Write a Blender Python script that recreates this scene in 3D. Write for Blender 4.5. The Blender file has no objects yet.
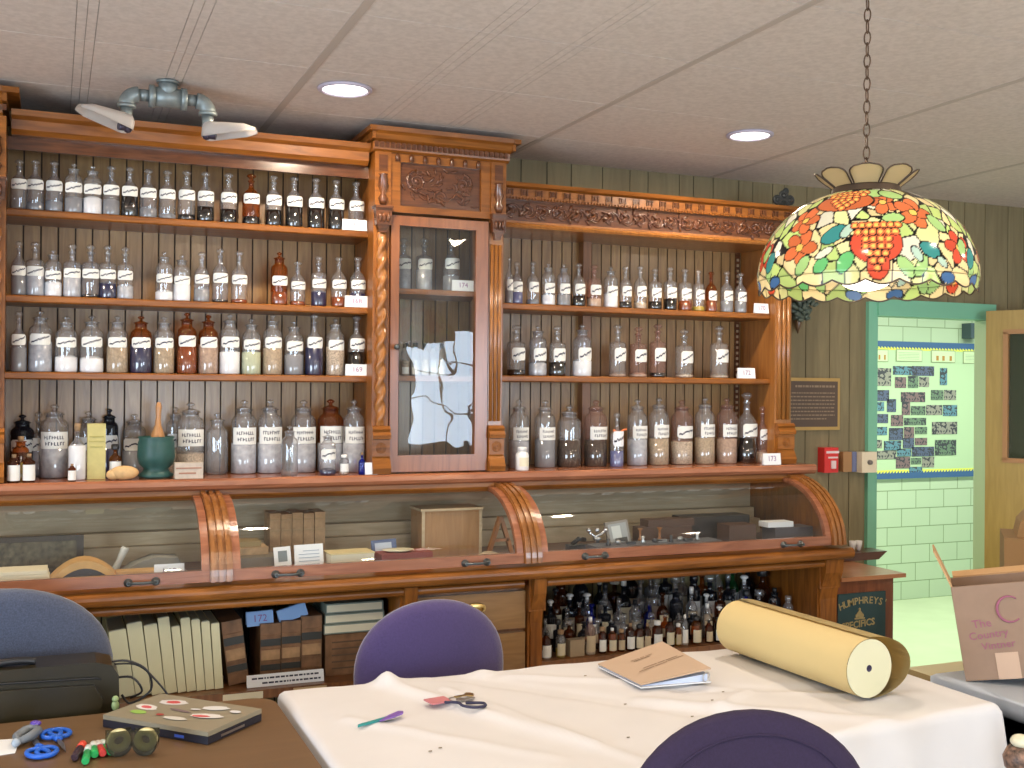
import bpy, bmesh, math, random
import numpy as np
from mathutils import Vector, Matrix
R = math.radians
PI = math.pi
random.seed(7)
rng = np.random.default_rng(11)
SC = bpy.context.scene
COL = SC.collection

# ------------------------------------------------------------------ camera
FPX = 1090.9
YAW, PIT, ROL, EYE = R(22.837), R(0.2028), R(0.4855), 1.5
fwd = Vector((math.sin(YAW)*math.cos(PIT), math.cos(YAW)*math.cos(PIT), math.sin(PIT)))
_r = Vector((math.cos(YAW), -math.sin(YAW), 0)); _u = _r.cross(fwd)
cr = _r*math.cos(ROL) + _u*math.sin(ROL)
cu = -_r*math.sin(ROL) + _u*math.cos(ROL)
cam = bpy.data.cameras.new('camera'); cam.sensor_width = 36; cam.lens = 36*FPX/1024
cam.clip_start = 0.05
co = bpy.data.objects.new('camera', cam); COL.objects.link(co)
mw = Matrix.Identity(4)
for i in range(3):
    mw[i][0] = cr[i]; mw[i][1] = cu[i]; mw[i][2] = -fwd[i]
mw[2][3] = EYE
co.matrix_world = mw
SC.camera = co

def at(px, py, X=None, Y=None, Z=None):
    d = fwd + cr*(px-512)/FPX - cu*(py-384)/FPX
    t = X/d.x if X is not None else Y/d.y if Y is not None else (Z-EYE)/d.z
    q = d*t; return Vector((q.x, q.y, q.z+EYE))
def ppm(x, y):            # pixels per metre at a place
    return FPX/(x*fwd.x + y*fwd.y)

# ------------------------------------------------------------------ light
SC.view_settings.view_transform = 'Standard'
SC.view_settings.look = 'None'
SC.view_settings.exposure = -0.74
SC.view_settings.gamma = 1
SC.view_settings.use_curve_mapping = False
w = bpy.data.worlds.new('world'); SC.world = w; w.use_nodes = True
w.node_tree.nodes['Background'].inputs[0].default_value = (.62, .8, 1, 1)
w.node_tree.nodes['Background'].inputs[1].default_value = 1.0
SC.cycles.max_bounces = 10
SC.cycles.transparent_max_bounces = 24
SC.cycles.diffuse_bounces = 4
SC.cycles.glossy_bounces = 4
SC.cycles.caustics_reflective = False
SC.cycles.caustics_refractive = False
SC.cycles.sample_clamp_indirect = 6
ZC = 2.357                # ceiling
YW = 3.75                 # back wall
def area(name, loc, rot, sx, sy, power, col, shape='RECTANGLE', spread=None):
    l = bpy.data.lights.new(name, 'AREA'); l.shape = shape; l.size = sx
    if shape in ('RECTANGLE', 'ELLIPSE'): l.size_y = sy
    l.energy = power; l.color = col
    if spread: l.spread = spread
    o = bpy.data.objects.new(name, l); o.location = loc; o.rotation_euler = rot; COL.objects.link(o)
    return o
# daylight through the three windows of the front wall (behind the camera)
WIN = [(.2, 1.6, .45, 1.78), (3.12, 4.25, .92, 2.12)]
for a, b, z0, z1 in WIN:
    area('window_daylight', ((a+b)/2, -3.06, (z0+z1)/2), (R(90), 0, 0), b-a, z1-z0, 150, (.70, .84, 1.0))
WINL = (-1.2, 1.6)          # the window in the left wall
area('window_daylight', (-2.56, .2, 1.115), (R(90), 0, R(-90)), 2.8, 1.33, 260, (.70, .84, 1.0))
CANS = [(.766, 3.073), (2.145, 3.058), (-.61, 3.06), (3.5, 1.2), (.766, .9), (2.145, .9), (-.61, .9), (.766, -1.3), (2.145, -1.3), (-.9, -1.3)]  # first two are seen; the others are unseen, added to light the room
for x, y in CANS:
    area('downlight_lamp', (x, y, ZC-.012), (0, 0, 0), .10, .10, 19, (1.0, .82, .62), 'DISK')
# fluorescent tubes of the corridor
for x in (3.6, 4.9, 6.2):
    area('corridor_tube', (x, 5.0, 2.28), (0, 0, 0), 1.1, .25, 56, (.90, 1.0, .78))

# ------------------------------------------------------------------ materials
MATS = {}
def nodes_of(name):
    m = bpy.data.materials.new(name); m.use_nodes = True
    nt = m.node_tree; return m, nt, nt.nodes['Principled BSDF']
def lk(nt, a, b): nt.links.new(a, b)
def mat(name, col, rough=.5, metal=0, spec=.5, emit=None, es=1, noise=0, nscale=20, bump=0, bscale=200, sheen=0):
    if name in MATS: return MATS[name]
    m, nt, b = nodes_of(name)
    b.inputs['Base Color'].default_value = (*col, 1)
    b.inputs['Roughness'].default_value = rough; b.inputs['Metallic'].default_value = metal
    b.inputs['Specular IOR Level'].default_value = spec
    if sheen: b.inputs['Sheen Weight'].default_value = sheen
    if emit:
        b.inputs['Emission Color'].default_value = (*emit, 1); b.inputs['Emission Strength'].default_value = es
    if noise or bump:
        tc = nt.nodes.new('ShaderNodeTexCoord')
    if noise:
        n = nt.nodes.new('ShaderNodeTexNoise'); n.inputs['Scale'].default_value = nscale; n.inputs['Detail'].default_value = 5
        lk(nt, tc.outputs['Object'], n.inputs['Vector'])
        r = nt.nodes.new('ShaderNodeMapRange'); r.inputs[1].default_value = .3; r.inputs[2].default_value = .7
        r.inputs[3].default_value = 1-noise; r.inputs[4].default_value = 1+noise
        lk(nt, n.outputs['Fac'], r.inputs[0])
        h = nt.nodes.new('ShaderNodeHueSaturation'); h.inputs['Color'].default_value = (*col, 1)
        lk(nt, r.outputs[0], h.inputs['Value']); lk(nt, h.outputs[0], b.inputs['Base Color'])
    if bump:
        n2 = nt.nodes.new('ShaderNodeTexNoise'); n2.inputs['Scale'].default_value = bscale; n2.inputs['Detail'].default_value = 3
        lk(nt, tc.outputs['Object'], n2.inputs['Vector'])
        bp = nt.nodes.new('ShaderNodeBump'); bp.inputs['Strength'].default_value = bump; bp.inputs['Distance'].default_value = .004
        lk(nt, n2.outputs['Fac'], bp.inputs['Height']); lk(nt, bp.outputs[0], b.inputs['Normal'])
    MATS[name] = m; return m
def wood(name, dark, light, axis='X', rough=.35, scale=14, coat=.25, spec=.5):
    if name in MATS: return MATS[name]
    m, nt, b = nodes_of(name)
    tc = nt.nodes.new('ShaderNodeTexCoord'); mp = nt.nodes.new('ShaderNodeMapping')
    s = {'X': (1, 9, 9), 'Y': (9, 1, 9), 'Z': (9, 9, 1)}[axis]
    mp.inputs['Scale'].default_value = s
    lk(nt, tc.outputs['Object'], mp.inputs['Vector'])
    n = nt.nodes.new('ShaderNodeTexNoise'); n.inputs['Scale'].default_value = scale*.35; n.inputs['Detail'].default_value = 6; n.inputs['Distortion'].default_value = 1.2
    lk(nt, mp.outputs[0], n.inputs['Vector'])
    n2 = nt.nodes.new('ShaderNodeTexNoise'); n2.inputs['Scale'].default_value = 2.2; n2.inputs['Detail'].default_value = 2
    lk(nt, tc.outputs['Object'], n2.inputs['Vector'])
    cr_ = nt.nodes.new('ShaderNodeValToRGB')
    cr_.color_ramp.elements[0].position = .32; cr_.color_ramp.elements[0].color = (*dark, 1)
    cr_.color_ramp.elements[1].position = .68; cr_.color_ramp.elements[1].color = (*light, 1)
    mx = nt.nodes.new('ShaderNodeMix'); mx.data_type = 'FLOAT'; mx.inputs[0].default_value = .35
    lk(nt, n.outputs['Fac'], mx.inputs[2]); lk(nt, n2.outputs['Fac'], mx.inputs[3])
    lk(nt, mx.outputs[0], cr_.inputs[0]); lk(nt, cr_.outputs[0], b.inputs['Base Color'])
    b.inputs['Roughness'].default_value = rough; b.inputs['Coat Weight'].default_value = coat; b.inputs['Coat Roughness'].default_value = .18
    b.inputs['Specular IOR Level'].default_value = spec
    bp = nt.nodes.new('ShaderNodeBump'); bp.inputs['Strength'].default_value = .12; bp.inputs['Distance'].default_value = .002
    lk(nt, n.outputs['Fac'], bp.inputs['Height']); lk(nt, bp.outputs[0], b.inputs['Normal'])
    MATS[name] = m; return m
def two_sided_fresnel(nt, ior):
    fr = nt.nodes.new('ShaderNodeFresnel'); g = nt.nodes.new('ShaderNodeNewGeometry'); mr = nt.nodes.new('ShaderNodeMapRange')
    mr.inputs[3].default_value = ior; mr.inputs[4].default_value = 1/ior
    lk(nt, g.outputs['Backfacing'], mr.inputs[0]); lk(nt, mr.outputs[0], fr.inputs['IOR']); return fr
def glass(name, tint=(.93, .95, .95), haze=.06, hcol=(.55, .6, .65), gl=1.0, rough=.03, edge=None):
    if name in MATS: return MATS[name]
    m = bpy.data.materials.new(name); m.use_nodes = True; nt = m.node_tree; nt.nodes.clear()
    out = nt.nodes.new('ShaderNodeOutputMaterial')
    tr = nt.nodes.new('ShaderNodeBsdfTransparent')
    lw = nt.nodes.new('ShaderNodeLayerWeight'); lw.inputs['Blend'].default_value = .25
    mc = nt.nodes.new('ShaderNodeMix'); mc.data_type = 'RGBA'
    mc.inputs[6].default_value = (*tint, 1); e = edge or tuple(c*.70 for c in tint); mc.inputs[7].default_value = (*e, 1)
    lk(nt, lw.outputs['Facing'], mc.inputs[0]); lk(nt, mc.outputs[2], tr.inputs[0])
    df = nt.nodes.new('ShaderNodeBsdfDiffuse'); df.inputs[0].default_value = (*hcol, 1)
    m1 = nt.nodes.new('ShaderNodeMixShader'); m1.inputs[0].default_value = haze
    lk(nt, tr.outputs[0], m1.inputs[1]); lk(nt, df.outputs[0], m1.inputs[2])
    gs = nt.nodes.new('ShaderNodeBsdfGlossy'); gs.inputs['Roughness'].default_value = rough
    fr = two_sided_fresnel(nt, 1.5)
    mu = nt.nodes.new('ShaderNodeMath'); mu.operation = 'MULTIPLY'; mu.inputs[1].default_value = gl
    lk(nt, fr.outputs[0], mu.inputs[0])
    m2 = nt.nodes.new('ShaderNodeMixShader'); lk(nt, mu.outputs[0], m2.inputs[0])
    lk(nt, m1.outputs[0], m2.inputs[1]); lk(nt, gs.outputs[0], m2.inputs[2]); lk(nt, m2.outputs[0], out.inputs[0])
    MATS[name] = m; return m

OAK = wood('oak', (.125, .038, .006), (.34, .118, .018), 'X', coat=.10, spec=.35)
OAKV = wood('oak_vertical', (.125, .038, .006), (.34, .118, .018), 'Z', coat=.10, spec=.35)
RED = wood('red_oak', (.21, .070, .034), (.40, .155, .075), 'X', .25, coat=.35)
GOLD = wood('golden_oak', (.21, .075, .016), (.42, .17, .040), 'Z', .28, coat=.5)
CARVE = wood('carved_oak', (.045, .014, .006), (.16, .054, .018), 'X', .22, 24, coat=.5)
BEAD = wood('bead_board', (.21, .105, .034), (.37, .215, .075), 'Z', .38, coat=.4)
DARKW = wood('dark_interior_wood', (.42, .33, .20), (.60, .49, .33), 'X', .6, coat=0)
LOWW = wood('lower_oak', (.13, .046, .014), (.28, .115, .036), 'Z', .35)
DESK = wood('desk_laminate', (.135, .074, .032), (.165, .095, .042), 'X', .42, 6, coat=.05)
OAKR = wood('rib_oak', (.18, .062, .014), (.37, .145, .034), 'Z', .25, coat=.5)
GROOVE = mat('groove', (.05, .028, .014), .8)
WHITE = mat('white_paper', (.80, .82, .84), .7)
CREAMP = mat('cream_paper', (.74, .68, .50), .7)
INK = mat('black_ink', (.03, .03, .06), .7)
PINKINK = mat('pink_ink', (.26, .10, .28), .7)
GRAYINK = mat('gray_ink', (.25, .22, .3), .7)
BLK = mat('black_plastic', (.015, .015, .017), .35)
IRON = mat('dark_iron', (.10, .11, .11), .4, .6)
BRASS = mat('brass', (.62, .43, .16), .3, 1)
BRONZE = mat('bronze', (.12, .075, .04), .45, .5)
STEEL = mat('steel', (.5, .5, .52), .3, 1)

# ------------------------------------------------------------------ mesh helpers
def curve(pts, n=5):
    pts = [Vector(p) for p in pts]; out = []
    for i in range(len(pts)-1):
        a, b, c, d = pts[max(i-1, 0)], pts[i], pts[i+1], pts[min(i+2, len(pts)-1)]
        for k in range(n):
            t = k/n; out.append(.5*((2*b)+(c-a)*t+(2*a-5*b+4*c-d)*t*t+(3*b-a-3*c+d)*t**3))
    return out+[pts[-1]]
class MB:
    def __init__(s): s.bm = bmesh.new(); s.mi = 0
    def _f(s, vs, sm=False):
        try:
            f = s.bm.faces.new(vs); f.material_index = s.mi; f.smooth = sm; return f
        except ValueError: return None
    def box(s, x0, x1, y0, y1, z0, z1, m=None):
        v = [Vector((x, y, z)) for z in (z0, z1) for y in (y0, y1) for x in (x0, x1)]
        if m is not None: v = [m @ p for p in v]
        v = [s.bm.verts.new(p) for p in v]
        for q in ((0, 2, 3, 1), (4, 5, 7, 6), (0, 1, 5, 4), (2, 6, 7, 3), (0, 4, 6, 2), (1, 3, 7, 5)): s._f([v[i] for i in q])
        return s
    def quad(s, *pts):
        s._f([s.bm.verts.new(p) for p in pts]); return s
    def prism(s, poly, axis, a, b, m=None, sm=False):
        # polygon in the two other axes, extruded along axis from a to b
        def P(p, t):
            q = {'X': (t, p[0], p[1]), 'Y': (p[0], t, p[1]), 'Z': (p[0], p[1], t)}[axis]
            q = Vector(q); return m @ q if m is not None else q
        va = [s.bm.verts.new(P(p, a)) for p in poly]; vb = [s.bm.verts.new(P(p, b)) for p in poly]
        n = len(poly)
        for i in range(n): s._f([va[i], va[(i+1) % n], vb[(i+1) % n], vb[i]], sm)
        s._f(va[::-1]); s._f(vb); return s
    def lathe(s, prof, c=(0, 0, 0), seg=20, m=None, sm=True, caps=True, rf=None):
        rings = []
        for r, z in prof:
            ring = []
            for i in range(seg):
                a = 2*PI*i/seg; rr = r*(rf(a, z) if rf else 1)
                p = Vector((c[0]+rr*math.cos(a), c[1]+rr*math.sin(a), c[2]+z))
                if m is not None: p = m @ p
                ring.append(s.bm.verts.new(p))
            rings.append(ring)
        for a, b in zip(rings, rings[1:]):
            for i in range(seg): s._f([a[i], a[(i+1) % seg], b[(i+1) % seg], b[i]], sm)
        if caps: s._f(rings[0][::-1]); s._f(rings[-1])
        return s
    def tube(s, pts, r, seg=8, closed=False, caps=True, sm=True):
        pts = [Vector(p) for p in pts]; n = len(pts); rings = []
        up = None
        for i, p in enumerate(pts):
            a = pts[(i-1) % n] if closed or i > 0 else p; b = pts[(i+1) % n] if closed or i < n-1 else p
            t = (b-a).normalized()
            if up is None:
                up = t.cross(Vector((0, 0, 1))); up = up if up.length > .1 else t.cross(Vector((1, 0, 0))); up.normalize()
            up = (up - t*up.dot(t)).normalized(); v = t.cross(up)
            rr = r[i] if isinstance(r, (list, tuple)) else r
            rings.append([s.bm.verts.new(p + (up*math.cos(2*PI*k/seg) + v*math.sin(2*PI*k/seg))*rr) for k in range(seg)])
        rr_ = list(zip(rings, rings[1:])) + ([(rings[-1], rings[0])] if closed else [])
        for a, b in rr_:
            for k in range(seg): s._f([a[k], a[(k+1) % seg], b[(k+1) % seg], b[k]], sm)
        if caps and not closed: s._f(rings[0][::-1]); s._f(rings[-1])
        return s
    def sphere(s, c, r, seg=12, rings=8, sc=(1, 1, 1), m=None):
        pr = [(math.sin(PI*i/rings), -math.cos(PI*i/rings)) for i in range(rings+1)]
        pr[0] = (.02, -1); pr[-1] = (.02, 1)
        T = Matrix.Translation(Vector(c)) @ Matrix.Diagonal((r*sc[0], r*sc[1], r*sc[2], 1))
        if m is not None: T = m @ T
        return s.lathe(pr, seg=seg, m=T)
    def grid(s, fn, nu, nv, sm=True):
        vs = [[s.bm.verts.new(fn(i/nu, j/nv)) for j in range(nv+1)] for i in range(nu+1)]
        for i in range(nu):
            for j in range(nv): s._f([vs[i][j], vs[i+1][j], vs[i+1][j+1], vs[i][j+1]], sm)
        return s
    def mesh(s, name, mats, bevel=0):
        if bevel:
            bmesh.ops.bevel(s.bm, geom=[e for e in s.bm.edges if len(e.link_faces) == 2 and e.calc_face_angle(0) > .6], offset=bevel, segments=2, affect='EDGES', profile=.5, clamp_overlap=True)
        bmesh.ops.recalc_face_normals(s.bm, faces=s.bm.faces)
        me = bpy.data.meshes.new(name); s.bm.to_mesh(me); s.bm.free()
        for m_ in (mats if isinstance(mats, (list, tuple)) else [mats]): me.materials.append(m_)
        return me
def chain_matrix(o):
    m = o.matrix_basis.copy()
    while o.parent: o = o.parent; m = o.matrix_basis @ m
    return m
def obj(name, mb, mats, parent=None, world=True, bevel=0, label=None):
    """links a builder as one mesh object; world=True when the shape was written in world coordinates"""
    me = mb if isinstance(mb, bpy.types.Mesh) else mb.mesh(name, mats, bevel)
    o = bpy.data.objects.new(name, me); COL.objects.link(o)
    if parent:
        if world: me.transform(chain_matrix(parent).inverted())
        o.parent = parent
    if label: o['label'] = label
    return o
def tag(o, label, cat, group=None):
    o['label'] = label; o['category'] = cat
    if group: o['group'] = group
    return o
def empty(name, loc, label, cat, group=None, rz=0):
    o = bpy.data.objects.new(name, None); o.empty_display_size = .05; o.location = loc; o.rotation_euler = (0, 0, rz); COL.objects.link(o)
    return tag(o, label, cat, group)
def struct(name, mb, mats, parent=None, bevel=0):
    o = obj(name, mb, mats, parent, bevel=bevel)
    if not parent: o['kind'] = 'structure'
    return o
def ground(o, mode=None):
    """re-centre a one-mesh thing on its own base"""
    me = o.data; vs = [v.co for v in me.vertices]
    c = Vector(((min(v.x for v in vs)+max(v.x for v in vs))/2, (min(v.y for v in vs)+max(v.y for v in vs))/2, min(v.z for v in vs)))
    me.transform(Matrix.Translation(-c)); o.location = c; return o
def copy_tree(o, parent=None):
    c = o.copy(); COL.objects.link(c); c.parent = parent
    for ch in o.children: copy_tree(ch, c)
    return c
def text_mesh(s_, size, mats, m, thick=.0004, name='lettering', bold=0):
    cu_ = bpy.data.curves.new('t', 'FONT'); cu_.body = s_; cu_.size = size; cu_.align_x = 'CENTER'; cu_.align_y = 'CENTER'
    cu_.extrude = thick; cu_.offset = bold; cu_.resolution_u = 2
    o = bpy.data.objects.new('t', cu_); COL.objects.link(o)
    dg = bpy.context.evaluated_depsgraph_get(); dg.update()
    me = bpy.data.meshes.new_from_object(o.evaluated_get(dg)); bpy.data.objects.remove(o); bpy.data.curves.remove(cu_)
    me.transform(m); me.name = name; me.materials.clear(); me.materials.append(mats)
    return me
FACE = Matrix.Rotation(R(90), 4, 'X')         # text plane -> facing -Y
def text_on(s_, size, m_, loc, parent, rot=None, name='lettering', bold=0, label=None, thick=.0004):
    M = Matrix.Translation(Vector(loc)) @ (rot if rot is not None else Matrix.Identity(4)) @ FACE
    return obj(name, text_mesh(s_, size, m_, M, thick, name, bold), None, parent, world=True, label=label)

def grooved(mb, x0, x1, z0, z1, y, pitch, gw=.004, gd=.004, jitter=0, thick=.02, gmat=1):
    """boards facing -Y with real grooves between them"""
    x = x0
    while x < x1-1e-4:
        p = pitch*(1+jitter*(random.random()-.5)); e = min(x+p, x1)
        mb.mi = 0; mb.box(x+gw/2, e-gw/2, y, y+thick, z0, z1)
        x = e
    mb.mi = gmat; mb.box(x0, x1, y+gd, y+thick-.001, z0, z1); mb.mi = 0
    return mb

# ------------------------------------------------------------------ the room
WALLM = wood('wall_panelling', (.19, .150, .080), (.275, .225, .122), 'Z', .6, 8, coat=0, spec=.3)
WGR = mat('wall_groove', (.07, .07, .045), .8)
DX0, DX1, DZ = 3.28, 3.915, 1.835
WT = .05               # door opening
b = MB()
for (a, e, z0, z1) in ((-2.5, DX0-.0, 0, ZC), (DX0, DX1, DZ, ZC), (DX1, 4.7, 0, ZC)):
    grooved(b, a, e, z0, z1, YW, .10, .004, .004, .9, WT)
struct('wall_back', b, [WALLM, WGR])
m_, nt, bs = nodes_of('acoustic_tile')
tc = nt.nodes.new('ShaderNodeTexCoord')
n1 = nt.nodes.new('ShaderNodeTexNoise'); n1.inputs['Scale'].default_value = 60; n1.inputs['Detail'].default_value = 6
lk(nt, tc.outputs['Object'], n1.inputs['Vector'])
rp = nt.nodes.new('ShaderNodeValToRGB'); rp.color_ramp.elements[0].color = (.64, .565, .505, 1); rp.color_ramp.elements[1].color = (.73, .65, .585, 1)
rp.color_ramp.elements[0].position = .35; rp.color_ramp.elements[1].position = .65
lk(nt, n1.outputs['Fac'], rp.inputs[0]); lk(nt, rp.outputs[0], bs.inputs['Base Color']); bs.inputs['Roughness'].default_value = .9
bp = nt.nodes.new('ShaderNodeBump'); bp.inputs['Strength'].default_value = .15; bp.inputs['Distance'].default_value = .003
lk(nt, n1.outputs['Fac'], bp.inputs['Height']); lk(nt, bp.outputs[0], bs.inputs['Normal'])
TILE = m_
TBAR = mat('ceiling_bar', (.52, .45, .39), .6)
SEAM = mat('ceiling_seam', (.36, .31, .27), .8)
b = MB()
xs = [.64+.9*k for k in range(-4, 6)]; ys = [3.39+.47*k for k in range(-14, 2)]
for i in range(len(xs)-1):
    x0, x1 = xs[i], xs[i+1]
    for j in range(len(ys)-1):
        y0, y1 = ys[j], ys[j+1]
        # a tile: strips between its scored lines
        cuts = [x0+.006]
        if i <= 4:
            for g in (x0+.325, x0+.565): cuts += [g-.022, g+.001, g+.024]
        cuts += [x1-.006]
        if i > 4: cuts = [x0+.006, x1-.006]
        for a, e in zip(cuts, cuts[1:]): b.box(a+.0007, e-.0007, y0+.0015, y1-.0015, ZC, ZC+.006)
b.mi = 1
for x in xs: b.box(x-.011, x+.011, -3.2, 3.75, ZC-.0015, ZC+.01)
b.mi = 2; b.box(-2.7, 4.8, -3.2, 3.85, ZC+.004, ZC+.06)
struct('ceiling', b, [TILE, TBAR, SEAM])
FLM = mat('floor_carpet', (.46, .41, .34), .9, noise=.1, nscale=90)
struct('floor', MB().box(-2.7, 4.8, -3.2, YW+WT, -.05, 0), FLM)
PLASTER = mat('plaster_wall', (.68, .63, .55), .8)
b = MB(); b.box(-2.6, -2.5, -3.2, WINL[0], 0, ZC).box(-2.6, -2.5, WINL[1], YW, 0, ZC).box(-2.6, -2.5, WINL[0], WINL[1], 0, .45).box(-2.6, -2.5, WINL[0], WINL[1], 1.78, ZC)
struct('wall_left', b, PLASTER)
struct('wall_right', MB().box(4.6, 4.7, -3.2, YW, 0, ZC), PLASTER)
b = MB(); x = -2.6
for a, e, z0, z1 in WIN:
    b.box(x, a, -3.2, -3.1, 0, ZC); b.box(a, e, -3.2, -3.1, 0, z0); b.box(a, e, -3.2, -3.1, z1, ZC); x = e
b.box(x, 4.7, -3.2, -3.1, 0, ZC)
struct('wall_front', b, PLASTER)
WFR = mat('window_paint', (.62, .62, .58), .5)
for i, (a, e, z0, z1) in enumerate(WIN):
    b = MB()
    for xx in (a, e-.04): b.box(xx, xx+.04, -3.1, -3.0, z0, z1)
    for q in (0, 1, 2, 3): zz = z0+(z1-.04-z0)*q/3; b.box(a, e, -3.055 if 0 < q < 3 else -3.1, -3.02, zz, zz+(.018 if 0 < q < 3 else .04))
    for f in (.33, .66): b.box(a+(e-a)*f-.009, a+(e-a)*f+.009, -3.055, -3.02, z0, z1)
    struct('window_%d' % (i+1), b, WFR)
b = MB(); a, e = WINL
for yy in (a, a+.91, a+1.85, e-.04): b.box(-2.52, -2.46, yy, yy+.04, .45, 1.78)
for zz in (.45, 1.10, 1.74): b.box(-2.52, -2.48, a, e, zz, zz+(.02 if 1 < zz < 1.5 else .04))
struct('window_3', b, WFR)
# corridor behind the doorway
m_, nt, bs = nodes_of('glazed_block')
tc = nt.nodes.new('ShaderNodeTexCoord'); sx = nt.nodes.new('ShaderNodeSeparateXYZ'); cx = nt.nodes.new('ShaderNodeCombineXYZ')
lk(nt, tc.outputs['Object'], sx.inputs[0]); lk(nt, sx.outputs['X'], cx.inputs['X']); lk(nt, sx.outputs['Z'], cx.inputs['Y'])
bk = nt.nodes.new('ShaderNodeTexBrick'); lk(nt, cx.outputs[0], bk.inputs['Vector'])
bk.inputs['Color1'].default_value = (.50, .60, .45, 1); bk.inputs['Color2'].default_value = (.53, .63, .48, 1); bk.inputs['Mortar'].default_value = (.22, .30, .17, 1)
bk.inputs['Scale'].default_value = 1; bk.inputs['Mortar Size'].default_value = .0035; bk.inputs['Brick Width'].default_value = .262; bk.inputs['Row Height'].default_value = .131
bk.inputs['Mortar Smooth'].default_value = .2
lk(nt, bk.outputs['Color'], bs.inputs['Base Color']); bs.inputs['Roughness'].default_value = .3
BLOCK = m_
YC = 6.14
struct('wall_corridor', MB().box(2.4, 8.5, YC, YC+.1, 0, 2.4), BLOCK)
struct('wall_corridor_end', MB().box(8.4, 8.5, YW+WT, YC, 0, 2.4).box(2.4, 2.5, YW+WT, YC, 0, 2.4), BLOCK)
struct('floor_corridor', MB().box(2.4, 8.5, YW+WT, YC+.1, -.05, 0), mat('corridor_floor', (.58, .64, .46), .25, noise=.05, nscale=4))
struct('ceiling_corridor', MB().box(2.4, 8.5, YW+WT, YC+.1, 2.4, 2.45), mat('corridor_ceiling', (.6, .6, .55), .8))
FRG = mat('green_door_paint', (.20, .50, .33), .4)
FRW = mat('pale_jamb_paint', (.50, .56, .38), .45)
b = MB(); b.box(DX0-.045, DX0+.004, YW-.02, YW+WT+.005, 0, DZ+.05); b.box(DX0, DX1+.04, YW-.03, YW+.0, DZ-.01, DZ+.062); b.box(DX0, DX1, YW, YW+WT, DZ-.01, DZ+.03)
b.mi = 1; b.box(DX1-.006, DX1+.02, YW-.02, YW+WT+.002, 0, DZ-.011)
struct('trim_1', b, [FRG, FRW], bevel=.003)
# the open door leaf, hinged on the right jamb and swung into the room
H_ = at(985.5, 400, Y=3.66); ang = math.atan2(3.02-3.66, 3.35-3.80)
LEAF = wood('door_veneer', (.36, .225, .05), (.46, .30, .075), 'Z', .4)
Mz = Matrix.Translation(Vector((H_.x, 3.66, 0))) @ Matrix.Rotation(R(-64), 4, 'Z')
b = MB(); Wd = .66
b.box(0, .085, 0, .04, .01, 1.86, Mz); b.box(Wd-.12, Wd, 0, .04, .01, 1.86, Mz); b.box(.085, Wd-.12, 0, .04, .01, 1.20, Mz); b.box(.085, Wd-.12, 0, .04, 1.765, 1.86, Mz)
b.mi = 1
for q in ((.075, .095, 1.20, 1.765), (Wd-.13, Wd-.11, 1.20, 1.765), (.075, Wd-.11, 1.19, 1.21), (.075, Wd-.11, 1.755, 1.775)): b.box(q[0], q[1], -.006, .046, q[2], q[3], Mz)
door = struct('door_1', b, [LEAF, mat('door_bead', (.42, .20, .07), .4)])
obj('window_pane', MB().box(.09, Wd-.12, .016, .022, 1.205, 1.765, Mz), glass('door_pane', (.35, .42, .33), .25, (.16, .2, .13), 1), door)
b = MB(); b.lathe([(.008, 0), (.008, .04), (.026, .045), (.028, .065), (.015, .075)], m=Mz @ Matrix.Translation((Wd-.06, 0, .95)) @ Matrix.Rotation(R(90), 4, 'X'))
obj('door_knob', b, BRASS, door)

# ------------------------------------------------------------------ furniture levels
Z1, Z2, Z3, ZD = 2.0126, 1.7603, 1.5351, 1.2166
ZR1, ZR2 = 1.795, 1.5433
YS, YB = 3.50, 3.70           # shelf front, back boards
LX0, LX1 = -.1375, .9705
TX0, TX1 = .972, 1.405
RX0, RX1 = 1.425, 2.556

def scroll(mb, cx, cz, y, r, hand=1, turns=1.6, th=.0045, a0=0):
    pts = []
    for i in range(26):
        t = i/25; a = a0+hand*turns*2*PI*t; rr = r*(1-.85*t)
        pts.append((cx+rr*math.cos(a), y, cz+rr*math.sin(a)))
    mb.tube(pts, [th*(1-.5*i/25) for i in range(26)], 6)
    mb.sphere((cx, y, cz), r*.22, 8, 6, (1, .6, 1))
def leafm(mb, x, z, y, l, a, wd=.35):
    M = Matrix.Translation((x, y, z)) @ Matrix.Rotation(-a, 4, 'Y')
    mb.sphere((l/2, 0, 0), l/2, 8, 6, (1, .55, wd), M)
def twist_column(mb, x, y, z0, z1, r):
    n = 90; pr = [(r*(1 if 2 < i < n-2 else .8), (z1-z0)*i/n) for i in range(n+1)]
    mb.lathe(pr, (x, y, z0), 18, rf=lambda a, z: .80+.24*math.cos(2*a-z*2*PI/.062))

def shelf_unit(x0, x1, top, shelves, pitch, label):
    t = empty('open_shelf_unit', ((x0+x1)/2, 3.6, ZD), label, 'shelving', 'oak shelf units of the apothecary wall')
    obj('back_boards', grooved(MB(), x0, x1, ZD+.001, top-.02, YB, pitch, .005, .004), [BEAD, GROOVE], t)
    for z in shelves:
        b = MB(); b.prism([(YS+.004, z-.022), (YS, z-.018), (YS, z-.004), (YS+.004, z), (YB-.001, z), (YB-.001, z-.022)], 'X', x0+.001, x1-.001)
        obj('shelf', b, OAK, t)
    return t

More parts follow.
